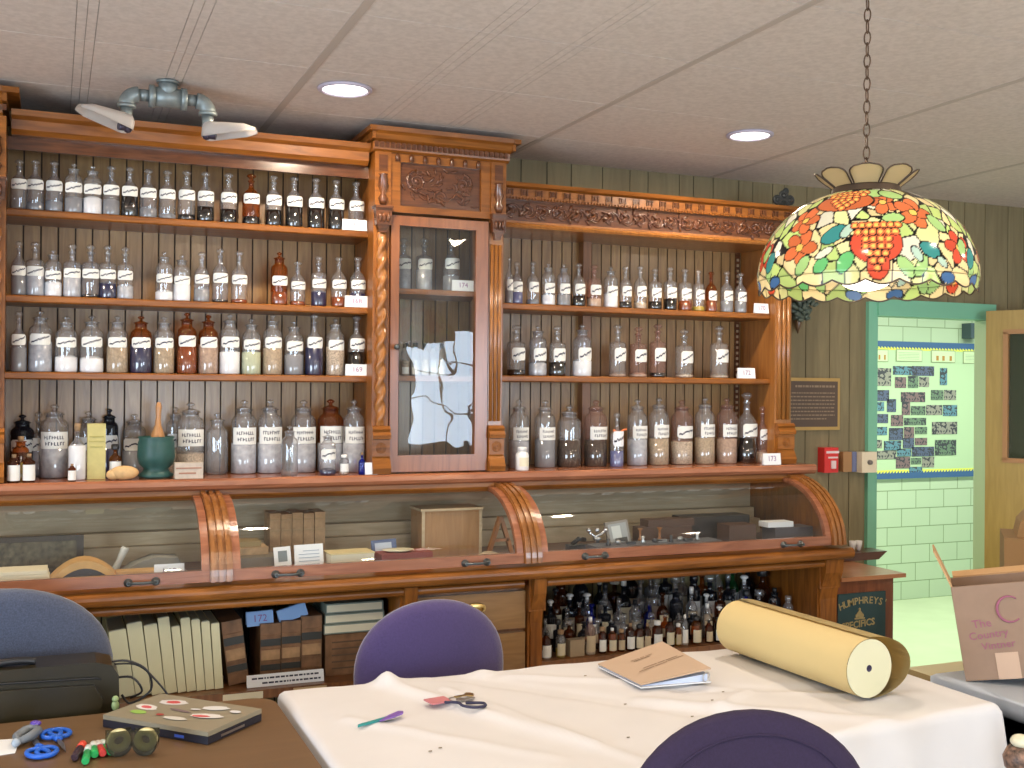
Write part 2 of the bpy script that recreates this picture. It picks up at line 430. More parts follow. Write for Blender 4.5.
# left open shelves
tl = shelf_unit(LX0, LX1, 2.25, (Z1, Z2, Z3), .050, 'oak open shelves on the left holding four rows of apothecary bottles')
b = MB(); b.box(LX0, LX0+.005, YS+.0, YB, ZD+.001, 2.21); obj('side_panel', b, OAKV, tl)
b = MB(); b.box(LX1-.008, LX1, YS+.0, YB, ZD+.001, 2.21); obj('side_panel', b, OAKV, tl)
b = MB()
b.prism([(3.47, 2.222), (3.455, 2.235), (3.452, 2.262), (3.437, 2.272), (3.432, 2.288), (3.72, 2.288), (3.72, 2.222)], 'X', -.116, .943)
obj('top_rail', b, OAK, tl)
obj('header_board', MB().box(LX0+.005, LX1-.008, 3.50, 3.515, 2.185, 2.222), CARVE, tl)

# right open shelves
tr = shelf_unit(RX0, RX1, 2.12, (ZR1, ZR2), .0415, 'oak open shelves on the right under a carved frieze')
obj('side_panel', MB().box(RX1-.0, RX1+.003, YS-.03, YB, ZD+.001, 2.06), GOLD, tr)
obj('side_panel', MB().box(RX0-.009, RX0, YS-.03, YB, ZD+.001, 2.06), OAKV, tr)
xs_ = at(586, 300, Y=3.68).x
obj('divider_stile', MB().box(xs_-.022, xs_+.012, 3.66, YB, ZD+.001, ZR2-.023).box(xs_-.022, xs_+.012, 3.66, YB, ZR2, ZR1-.023).box(xs_-.022, xs_+.012, 3.66, YB, ZR1, 2.06), LOWW, tr)
b = MB()
x = RX1-.03
b.box(x, x+.022, YB-.006, YB-.001, ZD+.001, ZR2-.023).box(x, x+.022, YB-.006, YB-.001, ZR2, ZR1-.023).box(x, x+.022, YB-.006, YB-.001, ZR1, 2.06)
b.mi = 1
z = ZD+.03
while z < 2.03:
    b.box(x+.006, x+.016, YB-.0075, YB-.006, z, z+.010); z += .022
obj('shelf_support_strip', b, [CARVE, mat('strip_hole', (.35, .25, .15), .5)], tr)
# frieze
fz = MB()
fz.prism([(3.49, 2.050), (3.452, 2.052), (3.446, 2.060), (3.452, 2.068), (3.47, 2.072), (3.47, 2.078), (3.74, 2.078), (3.74, 2.050)], 'X', 1.4155, 2.668)
obj('bottom_moulding', fz, GOLD, tr)
fz = MB(); fz.box(1.4155, 2.66, 3.47, 3.735, 2.078, 2.178)
rr = random.Random(3)
x = TX1+.05; k = 0
while x < 2.64:
    scroll(fz, x, 2.112+.004*(k % 2), 3.468, .024, 1 if k % 2 else -1, a0=PI/2 if k % 2 else -PI/2)
    for q in range(4): leafm(fz, x+.026, 2.112+rr.uniform(-.02, .02), 3.468, .028, rr.uniform(-1.4, 1.4))
    leafm(fz, x-.03, 2.095, 3.468, .04, .6); leafm(fz, x-.025, 2.132, 3.468, .035, -.5)
    x += .064; k += 1
pts = [(TX1+.02+i*.0062, 3.467, 2.112+.022*math.sin(i*.0062/.064*PI)) for i in range(200)]
fz.tube(pts, .0035, 5)
obj('carved_band', fz, CARVE, tr)
b = MB(); b.box(1.4155, 2.675, 3.455, 3.735, 2.150, 2.158)
x = TX1+.012
while x < 2.66: b.box(x, x+.006, 3.449, 3.456, 2.151, 2.157); x += .012
obj('bead_moulding', b, OAK, tr)
b = MB(); b.box(1.4155, 2.675, 3.452, 3.735, 2.158, 2.187)
b.prism([(3.452, 2.187), (3.435, 2.192), (3.428, 2.204), (3.74, 2.204), (3.74, 2.187)], 'X', 1.4155, 2.70)
b.mi = 1
x = TX1+.02
while x < 2.66:
    b.box(x, x+.004, 3.447, 3.453, 2.162, 2.184); b.box(x+.008, x+.018, 3.447, 3.453, 2.166, 2.182); b.box(x+.022, x+.026, 3.447, 3.453, 2.162, 2.184); x += .055
obj('dentil_cornice', b, [OAK, CARVE], tr)

def pilaster(x0, x1, t, twist=False, y0=3.425, top=2.06):
    """a column standing on the deck with its block foot and tapered capital"""
    xm = (x0+x1)/2; wd = x1-x0
    b = MB(); b.box(x0, x1, y0+.02, 3.60 if not twist else 3.5, ZD+.001, top)
    if twist:
        b.mi = 0
    else:
        for q in (-.3, 0, .3): b.tube([(xm+q*wd, y0+.02, ZD+.17), (xm+q*wd, y0+.02, top-.10)], wd*.14, 8)
    obj('column_board', b, GOLD if not twist else OAKV, t)
    if twist:
        b = MB(); twist_column(b, xm, y0+.016, ZD+.155, top-.085, wd*.34)
        obj('twisted_shaft', b, GOLD, t, label='rope twisted golden oak shaft')
    b = MB()
    b.box(x0-.002, x1+.002, y0-.002, y0+.03, ZD+.058, ZD+.112)
    b.prism([(y0+.03, ZD+.002), (y0-.012, ZD+.002), (y0-.016, ZD+.02), (y0-.004, ZD+.045), (y0+.004, ZD+.058), (y0+.03, ZD+.058)], 'X', x0-.003, x1+.003)
    b.prism([(y0+.03, ZD+.112), (y0-.010, ZD+.114), (y0-.012, ZD+.126), (y0-.002, ZD+.138), (y0-.006, ZD+.146), (y0+.004, ZD+.156), (y0+.03, ZD+.156)], 'X', x0-.003, x1+.003)
    for q in (.006, .011, .016): b.tube([(xm+q*math.cos(a_/16*2*PI), y0-.003, ZD+.085+q*math.sin(a_/16*2*PI)) for a_ in range(16)], .0018, 5, closed=True)
    obj('foot_block', b, OAK, t)
    b = MB()
    z = top
    for (za, zb, ya, g) in ((z-.085, z-.072, .004, .2), (z-.072, z-.062, .010, .28), (z-.062, z-.008, .016, .45), (z-.008, z, .024, .52)):
        b.prism([(xm-wd*g, za), (xm+wd*g, za), (xm+wd*(g+.05), zb), (xm-wd*(g+.05), zb)], 'Y', y0-ya+.006, y0+.03)
    for q in (-.25, 0, .25): leafm(b, xm+q*wd, z-.055, y0-.010, .035, PI/2)
    obj('capital', b, CARVE, t)
pilaster(2.560, 2.632, tr, False, 3.45, 2.05)

# tower cupboard
tt = empty('tower_cupboard', ((TX0+TX1)/2, 3.58, ZD), 'tall carved oak cupboard with a glazed door between the shelf units', 'cabinet')
b = MB()
b.box(TX0, TX0+.015, 3.46, 3.72, ZD+.001, 2.28); b.box(TX1-.015, TX1, 3.46, 3.72, ZD+.001, 2.28)
b.box(TX0+.015, TX1-.015, 3.46, 3.72, 2.08, 2.28)
obj('case', b, OAKV, tt)
obj('back_boards', grooved(MB(), TX0+.016, TX1-.016, ZD+.001, 2.08, YB, .045, .005, .004), [BEAD, GROOVE], tt)
ZT1, ZT2 = at(430, 290, Y=3.50).z, at(425, 376, Y=3.50).z
for z in (ZT1, ZT2): obj('shelf', MB().box(TX0+.016, TX1-.016, 3.485, YB-.001, z-.018, z), OAK, tt)
pilaster(TX0-.018, 1.008, tt, True, 3.415, 2.085)
pilaster(1.358, 1.408, tt, False, 3.415, 2.085)
# upper carved stage
y0 = 3.415
b = MB()
b.box(1.008, 1.358, y0+.010, 3.46, 2.07, 2.092); b.box(1.008, 1.042, y0+.012, 3.46, 2.092, 2.235); b.box(1.325, 1.358, y0+.012, 3.46, 2.092, 2.235); b.box(1.008, 1.358, y0+.012, 3.46, 2.235, 2.262)
obj('panel_frame', b, OAK, tt, bevel=.002)
b = MB(); b.box(1.042, 1.325, y0+.024, 3.46, 2.092, 2.235)
for sx_, hh in ((1.100, 1), (1.262, -1)):
    scroll(b, sx_, 2.178, y0+.022, .036, hh, 1.8, .005, PI/2)
    for a in range(8): leafm(b, sx_+.018*math.cos(a*PI/4), 2.178+.018*math.sin(a*PI/4), y0+.02, .02, a*PI/4)
for q in range(26):
    leafm(b, rr.uniform(1.05, 1.31), rr.uniform(2.100, 2.150), y0+.023, .032, rr.uniform(0, PI), .3)
for q in range(12):
    leafm(b, rr.uniform(1.14, 1.22), rr.uniform(2.16, 2.225), y0+.023, .028, rr.uniform(0, PI), .35)
scroll(b, 1.18, 2.13, y0+.022, .022, 1, 1.2, .004)
obj('carved_panel', b, CARVE, tt, label='dark panel carved with flowers and leaves')
for (xa, xb) in ((.954, 1.008), (1.358, 1.412)):
    b = MB(); b.box(xa, xb, y0+.004, 3.5, 2.085, 2.262)
    b.mi = 1; xm = (xa+xb)/2
    b.box(xm-.014, xm+.014, y0+.001, y0+.005, 2.20, 2.252)
    b.lathe([(.010, 0), (.017, .02), (.008, .035), (.018, .06), (.012, .095), (.016, .1)], (xm, y0+.004, 2.09), 12)
    obj('corner_post', b, [OAK, CARVE], tt)
# cornice
b = MB()
zc0 = 2.262
prof = [(y0+.006, zc0), (y0-.006, zc0+.006), (y0-.010, zc0+.028), (y0-.026, zc0+.036), (y0-.034, zc0+.050), (y0-.046, zc0+.058), (y0-.050, zc0+.072), (3.72, zc0+.072), (3.72, zc0)]
b.prism(prof, 'X', .945, 1.420)
b.box(.922, .945, y0-.05, 3.72, zc0+.056, zc0+.072); b.box(.934, .945, y0-.034, 3.72, zc0+.034, zc0+.056)
b.box(1.420, 1.444, y0-.05, 3.72, zc0+.056, zc0+.072); b.box(1.420, 1.432, y0-.034, 3.72, zc0+.034, zc0+.056)
b.mi = 1
x = .948
while x < 1.41: b.box(x, x+.011, y0-.016, y0-.004, zc0+.012, zc0+.029); x += .018
x = 1.03
while x < 1.35: b.lathe([(.008, 0), (.008, .018), (.004, .024)], (x, y0+.008, 2.236), 8); x += .047
obj('cornice', b, [OAK, CARVE], tt)
# glazed door
gx0, gx1, gz0, gz1 = 1.040, 1.308, 1.276, 2.028
b = MB(); yd = 3.425
b.box(1.012, gx0, yd, yd+.022, 1.222, 2.060); b.box(gx1, 1.352, yd, yd+.022, 1.222, 2.060); b.box(gx0, gx1, yd, yd+.022, 1.222, gz0); b.box(gx0, gx1, yd, yd+.022, gz1, 2.060)
dr = obj('door', b, wood('door_oak', (.15, .046, .014), (.29, .100, .032), 'Z', .3, coat=.5), tt, bevel=.003)
# old wavy pane
gm = glass('old_pane', (.90, .93, .92), .03, (.5, .55, .6), 1.0, .015)
nt = gm.node_tree; tc = nt.nodes.new('ShaderNodeTexCoord'); nn = nt.nodes.new('ShaderNodeTexNoise'); nn.inputs['Scale'].default_value = 7; nn.inputs['Detail'].default_value = 1
lk(nt, tc.outputs['Object'], nn.inputs['Vector']); bp = nt.nodes.new('ShaderNodeBump'); bp.inputs['Strength'].default_value = .22; bp.inputs['Distance'].default_value = .008
lk(nt, nn.outputs['Fac'], bp.inputs['Height'])
for n in nt.nodes:
    if n.type == 'BSDF_GLOSSY': lk(nt, bp.outputs[0], n.inputs['Normal'])
obj('pane', MB().quad((gx0, yd+.012, gz0), (gx1, yd+.012, gz0), (gx1, yd+.012, gz1), (gx0, yd+.012, gz1)), gm, dr)
b = MB(); b.lathe([(.004, 0), (.004, .012), (.009, .016), (.010, .022), (.004, .028)], m=Matrix.Translation((1.028, yd, at(397, 347, Y=3.42).z)) @ Matrix.Rotation(R(90), 4, 'X'))
obj('knob', b, IRON, dr)

# edge of the next tower at the left
te = empty('tower_cupboard', (-.35, 3.58, ZD), 'carved oak cupboard edge with a red twisted column at the left of the wall', 'cabinet')
b = MB(); b.box(-.58, -.184, 3.46, 3.72, ZD+.001, 2.262).box(-.184, -.138, 3.5, 3.72, ZD+.001, 2.262); obj('case', b, OAKV, te)
pilaster(-.182, -.128, te, True, 3.415, 2.085)
b = MB(); b.box(-.182, -.128, y0+.004, 3.5, 2.085, 2.262); b.mi = 1; b.lathe([(.010, 0), (.017, .02), (.008, .035), (.018, .06), (.012, .095), (.016, .1)], (-.155, y0+.004, 2.10), 12)
obj('corner_post', b, [OAK, CARVE], te)
b = MB(); b.prism(prof, 'X', -.58, -.138); b.box(-.138, -.094, y0-.05, 3.60, zc0+.056, zc0+.072); b.box(-.138, -.126, y0-.034, 3.72, zc0+.034, zc0+.056)
b.mi = 1; x = -.57
while x < -.13: b.box(x, x+.011, y0-.016, y0-.004, zc0+.012, zc0+.029); x += .018
obj('cornice', b, [OAK, CARVE], te)

# ------------------------------------------------------------------ display counter with curved glass
CX0, CX1 = -1.2, 2.66
ZL = .934
dc = empty('display_counter', (.75, 3.45, 0), 'long oak display counter with curved glass fronts under the bottle shelves', 'display case')
b = MB(); b.prism([(3.40, ZD-.030), (3.395, ZD-.020), (3.398, ZD-.006), (3.405, ZD), (3.75-.005, ZD), (3.745, ZD-.036), (3.41, ZD-.036)], 'X', CX0, 2.70)
obj('counter_top', b, RED, dc)
b = MB(); b.prism([(3.425, ZD-.066), (3.418, ZD-.050), (3.420, ZD-.036), (3.50, ZD-.036), (3.50, ZD-.066)], 'X', CX0, 2.66)
obj('under_moulding', b, OAK, dc)
# ledge
def roll(yc, zc, r, n=8): return [(yc-r*math.sin(PI*i/n), zc-r*math.cos(PI*i/n)) for i in range(n+1)]
b = MB(); pf = roll(3.175, .912, .021); b.prism([(3.745, .891)]+pf+[(3.745, .933)], 'X', CX0, 2.68, sm=False)
obj('ledge', b, OAK, dc)
b = MB(); pf = roll(3.205, .873, .013); b.prism([(3.26, .860)]+pf+[(3.26, .891)], 'X', CX0, 1.395); b.prism([(3.26, .860)]+pf+[(3.26, .891)], 'X', 1.475, 2.64)
obj('ledge_moulding', b, OAK, dc)
obj('back_panel', MB().box(CX0, 2.62, 3.715, 3.745, .934, ZD-.037), DARKW, dc)
obj('inner_step', MB().box(CX0, 2.60, 3.62, 3.714, .934, .990).box(CX0, 2.60, 3.66, 3.714, .990, 1.03), DARKW, dc)
EY, EZ = .265, .215                         # curve of the front
def arc(t, off=0):                          # t 0 top .. 1 bottom
    a = t*PI/2
    return (3.435-(EY+off)*math.sin(a), ZL+.012+(EZ+off)*math.cos(a))
def rib(x0, x1, off0, off1, mb, n=22, ridges=False):
    for i in range(n):
        a, c = arc(i/n, off0), arc((i+1)/n, off0); d, e = arc((i+1)/n, off1), arc(i/n, off1)
        mb.prism([a, c, d, e], 'X', x0, x1, sm=False)
RIBX = [at(221, 585, Y=3.17).x, at(532, 562, Y=3.17).x, 2.612]
for i, xr in enumerate(RIBX):
    b = MB(); rib(xr-.031, xr+.031, -.012, .014, b)
    for q in (-.024, -.003, .018): rib(xr+q-.005, xr+q+.007, .014, .020, b)
    obj('curved_rib', b, OAKR, dc)
bounds = [(CX0, RIBX[0]-.032), (RIBX[0]+.032, RIBX[1]-.032), (RIBX[1]+.032, RIBX[2]-.032)]
hpx = [[(142, 582)], [(288, 577), (476, 565)], [(595, 560), (792, 547)]]
GL2 = glass('showcase_glass', (.95, .96, .94), .015, (.40, .40, .36), 1.3, .02)
for (a, e), hp in zip(bounds, hpx):
    f = MB()
    f.prism([arc(1, -.012), arc(1, .008), (arc(1, .008)[0], .978), (arc(1, -.012)[0], .978)], 'X', a, e)
    f.mi = 0
    rib(a, a+.022, -.010, .008, f); rib(e-.022, e, -.010, .008, f)
    fr = obj('glazed_flap', f, RED, dc)
    g = MB()
    n = 24
    for i in range(n):
        y1, z1 = arc(i/n); y2, z2 = arc((i+1)/n)
        if z2 < .962: continue
        g._f([g.bm.verts.new(p) for p in ((a+.02, y1, z1), (e-.02, y1, z1), (e-.02, y2, z2), (a+.02, y2, z2))], True)
    bmesh.ops.remove_doubles(g.bm, verts=g.bm.verts, dist=1e-5)
    for fc in g.bm.faces: fc.smooth = True
    obj('curved_pane', g, GL2, fr)
    for p in hp:
        c = at(*p, Y=3.16); h = MB()
        zz = .957
        for q in (-.036, .036): h.lathe([(.012, 0), (.012, .006), (.005, .012), (.006, .022)], m=Matrix.Translation((c.x+q, 3.164, zz)) @ Matrix.Rotation(R(90), 4, 'X'), seg=12)
        h.tube([(c.x-.038, 3.145, zz), (c.x, 3.140, zz), (c.x+.038, 3.145, zz)], .004, 8)
        obj('pull_handle', h, IRON, fr)
obj('end_panel', MB().prism([arc(i/12, -.02) for i in range(13)]+[(3.74, .946), (3.74, ZD-.05)], 'X', 2.628, 2.640), OAKV, dc)
# lower carcass
YL = 3.235
b = MB(); b.box(CX0, 2.66, 3.715, 3.745, .02, .890); obj('lower_back', grooved(MB(), CX0, 2.62, .03, .889, 3.705, .05, .005, .004, 0, .02), [wood('lower_boards', (.19, .15, .055), (.33, .27, .11), 'Z', .5, coat=.1), GROOVE], dc)
b.bm.free()
ZS = .608
for (a, e) in ((CX0, .995), (1.474, 2.572)):
    obj('lower_shelf', MB().box(a, e, YL, 3.704, ZS-.026, ZS), LOWW, dc)
    obj('plinth_board', MB().box(a, e, YL+.05, YL+.07, .0, ZS-.20).box(a, e, YL+.02, 3.704, .10, .12), LOWW, dc)
for (a, e) in ((.990, 1.040), (1.422, 1.474), (2.574, 2.66)):
    b = MB(); b.box(a, e, YL-.005, 3.70, 0, .860); b.box(a-.004, e+.004, YL-.022, YL-.004, .78, .888); b.box(a+.008, e-.008, YL-.012, YL-.004, .05, .74)
    b.prism([(YL-.004, .70), (YL-.004, .888), (YL-.05, .888), (YL-.045, .84), (YL-.02, .78)], 'X', a+.004, e-.004)
    obj('lower_pilaster', b, OAKV, dc, bevel=.002)
b = MB(); b.box(1.041, 1.421, YL+.02, 3.70, .02, .860); cs = obj('drawer_case', b, LOWW, dc)
DRW = wood('drawer_front', (.24, .12, .04), (.36, .20, .075), 'X', .35)
for z0, z1 in ((.725, .845), (.575, .712), (.425, .562), (.275, .412), (.08, .262)):
    b = MB(); b.box(1.046, 1.416, YL+.0, YL+.020, z0, z1)
    d_ = obj('drawer', b, DRW, dc, bevel=.005)
    xm = at(475, 607, Y=YL).x if z0 > .7 else 1.23; zm = (z0+z1)/2+(.014 if z0 > .7 else 0)
    h = MB(); h.lathe([(.012, 0), (.012, .003)], m=Matrix.Translation((xm-.025, YL, zm)) @ Matrix.Rotation(R(90), 4, 'X'), seg=12)
    h.lathe([(.012, 0), (.012, .003)], m=Matrix.Translation((xm+.025, YL, zm)) @ Matrix.Rotation(R(90), 4, 'X'), seg=12)
    h.sphere((xm, YL-.001, zm+.003), .020, 12, 8, (1.7, .25, .8))
    h.tube([(xm+.025*math.cos(PI*i/10), YL-.006-.010*math.sin(PI*i/10), zm-.016*math.sin(PI*i/10)) for i in range(11)], .003, 6)
    obj('bail_handle', h, BRASS, d_)
# small tags on the shelf edge
for (px, py, w_, c_) in ((243, 694, .115, CREAMP), (310, 687, .10, mat('tan_card', (.50, .36, .2), .7))):
    c = at(px, py, Y=YL); obj('shelf_edge_tag', MB().box(c.x-w_/2, c.x+w_/2, YL-.002, YL-.0002, ZS-.024, ZS-.004), c_, dc)

# ------------------------------------------------------------------ bottles
CLR = glass('clear_glass', (.96, .96, .96), .10, (.72, .73, .76), 2.6)
SMK = glass('smoky_glass', (.90, .90, .92), .12, (.60, .62, .68), 2.6)
AMB = glass('amber_glass', (.75, .34, .10), .12, (.35, .13, .03))
GRN = glass('green_glass', (.20, .62, .28), .10, (.05, .30, .1))
BLU = glass('cobalt_glass', (.08, .13, .75), .18, (.02, .04, .45))
DRK = glass('dark_glass', (.16, .17, .22), .25, (.03, .035, .05))
BRN = glass('brown_glass', (.42, .17, .06), .2, (.13, .04, .015))
PINKG = glass('pinkish_glass', (.88, .72, .66), .12, (.6, .45, .4))
GM = dict(c=CLR, s=SMK, a=AMB, g=GRN, b=BLU, d=DRK, n=BRN, p=PINKG)
GNAME = dict(c='clear', s='greyish', a='amber', g='green', b='cobalt blue', d='dark', n='brown', p='pinkish')
CONT = {
 'white': (mat('white_powder', (0.624, 0.640, 0.672), .9), 'white powder'),
 'dark': (mat('dark_liquid', (0.010, 0.009, 0.009), .15), 'dark liquid'),
 'green': (mat('pale_green_powder', (0.360, 0.394, 0.278), .9), 'pale green powder'),
 'beige': (mat('beige_powder', (0.302, 0.232, 0.157), .9, noise=.2, nscale=150), 'beige powder'),
 'pink': (mat('pink_beige_powder', (0.319, 0.220, 0.162), .9, noise=.2, nscale=120), 'pinkish brown powder'),
 'amber': (mat('amber_liquid', (0.174, 0.041, 0.012), .15), 'reddish amber liquid'),
 'grey': (mat('grey_powder', (0.174, 0.180, 0.197), .8), 'grey contents'),
 'blue': (mat('bluish_liquid', (0.104, 0.116, 0.244), .3), 'bluish liquid'),
 'navy': (mat('navy_contents', (0.012, 0.014, 0.052), .3), 'dark blue contents'),
 'herb': (mat('dried_herbs', (0.049, 0.032, 0.023), .95, noise=.5, nscale=220, bump=.8), 'dried brown herbs'),
 'yellow': (mat('yellow_liquid', (0.290, 0.209, 0.023), .3), 'yellow liquid'),
 'mix': (mat('mixed_chips', (0.360, 0.290, 0.220), .9, noise=.5, nscale=260, bump=.6), 'pale mixed chips'),
 'silver': (mat('window_sheen_contents', (0.336, 0.348, 0.383), .5, noise=.2, nscale=60), 'grey contents with painted window sheen'),  # silvery tone paints the window's reflection on the glass into the contents
}
LABM = mat('bottle_label', (.74, .74, .70), .6)
LABY = mat('yellowed_label', (.62, .56, .40), .6)
CORK = mat('cork', (.30, .19, .10), .9, noise=.2, nscale=200)
for _v in CONT.values():
    _b = _v[0].node_tree.nodes['Principled BSDF']; _b.inputs['Coat Weight'].default_value = 1; _b.inputs['Coat Roughness'].default_value = .03; _b.inputs['Coat IOR'].default_value = 1.8
_mc = {}
def cached(key, fn):
    if key not in _mc: _mc[key] = fn()
    return _mc[key]
def bottle_profile(kind, r, h):
    if kind == 'narrow':      # round shop bottle, sloping shoulder, thin neck
        return [(r*.93, 0), (r, .004), (r, h*.52), (r*.95, h*.58), (r*.72, h*.65), (r*.38, h*.70), (r*.30, h*.74), (r*.29, h*.84), (r*.40, h*.85), (r*.40, h*.87)]
    if kind == 'square':      # flat shoulder
        return [(r*.93, 0), (r, .004), (r, h*.62), (r*.93, h*.655), (r*.40, h*.68), (r*.32, h*.71), (r*.31, h*.83), (r*.44, h*.84), (r*.44, h*.87)]
    if kind == 'wide':        # wide mouthed salt mouth
        return [(r*.93, 0), (r, .004), (r, h*.66), (r*.93, h*.715), (r*.70, h*.755), (r*.56, h*.775), (r*.55, h*.86), (r*.68, h*.87), (r*.68, h*.885)]
    if kind == 'jar':         # large recessed label jar
        return [(r*.95, 0), (r, .005), (r, h*.70), (r*.96, h*.74), (r*.80, h*.78), (r*.62, h*.80), (r*.60, h*.855), (r*.72, h*.86), (r*.72, h*.875)]
    if kind == 'vial':
        return [(r*.93, 0), (r, .003), (r, h*.72), (r*.6, h*.80), (r*.5, h*.82), (r*.5, h*.88)]
def stopper_mesh(kind, r, h, style):
    def f():
        b = MB()
        if style == 'disc':
            k = {'narrow': .30, 'square': .32, 'wide': .55, 'jar': .60, 'vial': .5}[kind]
            z = h*(.875 if kind in ('jar', 'wide') else .862)
            if kind in ('wide', 'jar'):
                b.lathe([(r*k*.85, z-.012), (r*k*.95, z), (r*k*1.05, z+h*.012), (r*k*.5, z+h*.03), (r*.14, z+h*.045), (r*.14, z+h*.065), (r*.33, z+h*.09), (r*.30, z+h*.105), (r*.1, h*1.0)], seg=14)
            else:
                b.lathe([(r*k*.7, z-.010), (r*k*.8, z), (r*k*.7, z+h*.03), (r*.24, z+h*.05), (r*.52, z+h*.085), (r*.52, z+h*.105), (r*.3, h*1.0)], seg=14)
        elif style == 'cork':
            z = h*.85; b.lathe([(r*.30, z), (r*.36, h*.93), (r*.36, h), (r*.1, h*1.002)], seg=12)
        else:                 # screw cap
            z = h*.84; b.lathe([(r*.62, z), (r*.66, z+.002), (r*.66, h-.002), (r*.5, h)], seg=16)
        return b.mesh('stopper', CLR)
    return cached(('st', kind, round(r, 4), round(h, 3), style), f)
def label_mesh(r, z0, z1, half, ink, paper, seed):
    def f():
        b = MB(); rr = r+.0006; n = 10; rs = random.Random(seed)
        def P(a, z, d=0): return Vector(((rr+d)*math.sin(a), -(rr+d)*math.cos(a), z))
        cut = (z1-z0)*.16 if ink == 'script' else 0
        for i in range(n):
            a, e = -half+2*half*i/n, -half+2*half*(i+1)/n
            c0 = cut if i == 0 else 0; c1 = cut if i == n-1 else 0
            b._f([b.bm.verts.new(p) for p in (P(a, z0+c0), P(e, z0+c1), P(e, z1-c1), P(a, z1-c0))], True)
        b.mi = 1; H = z1-z0; zm = (z0+z1)/2
        if ink == 'script':    # a slanting handwritten line
            m = 16; w_ = H*.065; tilt = rs.uniform(.16, .30)*H
            for i in range(m):
                def q(t): return (half*.82*(2*t-1), zm+tilt*(2*t-1)+H*.09*math.sin(t*rs.choice((23, 27, 31)))*(.4+.6*math.sin(PI*t)))
                (a, za), (e, ze) = q(i/m), q((i+1)/m)
                b._f([b.bm.verts.new(p) for p in (P(a, za-w_, .0004), P(e, ze-w_, .0004), P(e, ze+w_, .0004), P(a, za+w_, .0004))])
        elif ink == 'bold':    # an underlined block of short heavy strokes in two lines
            for row, zz in ((0, zm+H*.17), (1, zm-H*.20)):
                k = rs.randint(8, 9) - row; sp = half*1.3/k; a = -half*.65+row*sp*.4
                for i in range(k):
                    w2 = sp*.34; hh = H*.095
                    b._f([b.bm.verts.new(p) for p in (P(a, zz-hh, .0004), P(a+w2, zz-hh, .0004), P(a+w2, zz+hh, .0004), P(a, zz+hh, .0004))])
                    zz2 = zz+rs.choice((-.9, 0, .9))*hh
                    b._f([b.bm.verts.new(p) for p in (P(a, zz2-hh*.22, .0005), P(a+sp*.75, zz2-hh*.22, .0005), P(a+sp*.75, zz2+hh*.22, .0005), P(a, zz2+hh*.22, .0005))])
                    a += sp
            for zz in (z0+H*.035, z1-H*.035):
                b._f([b.bm.verts.new(p) for p in (P(-half, zz-H*.02, .0004), P(half, zz-H*.02, .0004), P(half, zz+H*.02, .0004), P(-half, zz+H*.02, .0004))])
        elif ink == 'lines':
            for q in (.3, .5, .7):
                zz = z0+H*q
                b._f([b.bm.verts.new(p) for p in (P(-half*.7, zz-H*.03, .0004), P(half*.7, zz-H*.03, .0004), P(half*.7, zz+H*.03, .0004), P(-half*.7, zz+H*.03, .0004))])
        bm_ = b.mesh('label', [paper, INK if ink != 'lines' else GRAYINK]); return bm_
    return cached(('lb', round(r, 4), round(z0, 3), round(z1, 3), half, ink, paper.name, seed), f)
def bottle(x, y, z, r, h, kind='narrow', gl='c', cont=None, lvl=.3, stop='disc', lab=(.34, .54), ink='script', paper=None, half=1.1, label='', group=None, stopm=None, name=None, rz=0):
    r = round(r, 3); h = round(h, 3)
    me = cached(('bt', kind, r, h, gl), lambda: MB().lathe(bottle_profile(kind, r, h), seg=20).mesh('bottle', GM[gl]))
    o = bpy.data.objects.new(name or ('apothecary_jar' if kind in ('jar', 'wide') else 'glass_bottle'), me)
    COL.objects.link(o); o.location = (x, y, z); o.rotation_euler = (0, 0, rz)
    tag(o, label, 'jar' if kind in ('jar', 'wide') else 'bottle', group)
    def child(nm, me_, m=None, lb=None):
        c = bpy.data.objects.new(nm, me_); COL.objects.link(c); c.parent = o
        if m is not None:
            c.data = cached(('cp', me_.name, m.name), lambda: me_.copy()); c.data.materials.clear(); c.data.materials.append(m)
        if lb: c['label'] = lb
        return c
    if stop: child({'disc': 'stopper', 'cork': 'cork', 'cap': 'cap'}[stop], stopper_mesh(kind, r, h, stop), stopm or (CORK if stop == 'cork' else CLR if gl in 'cs' else GM[gl]))
    if lab: child('label', label_mesh(r, h*lab[0], h*lab[1], half, ink, paper or LABM, random.randint(0, 5)))
    if cont:
        cm = cached(('ct', kind, r, h, cont, round(lvl, 2)), lambda: MB().lathe([(r*.94, .0), (r*1.004, .004), (r*1.004, h*lvl-.001), (r*.6, h*lvl+(.000 if cont in ('dark', 'amber', 'yellow', 'blue') else .006))], seg=20).mesh('contents', CONT[cont][0]))
        child('contents', cm)
    return o
ORD = ['first', 'second', 'third', 'fourth', 'fifth', 'sixth', 'seventh', 'eighth', 'ninth', 'tenth', 'eleventh', 'twelfth', 'thirteenth', 'fourteenth', 'fifteenth', 'sixteenth', 'seventeenth', 'eighteenth', 'nineteenth', 'twentieth', 'twenty-first', 'twenty-second', 'twenty-third', 'twenty-fourth', 'twenty-fifth', 'twenty-sixth', 'twenty-seventh', 'twenty-eighth', 'twenty-ninth', 'thirtieth']
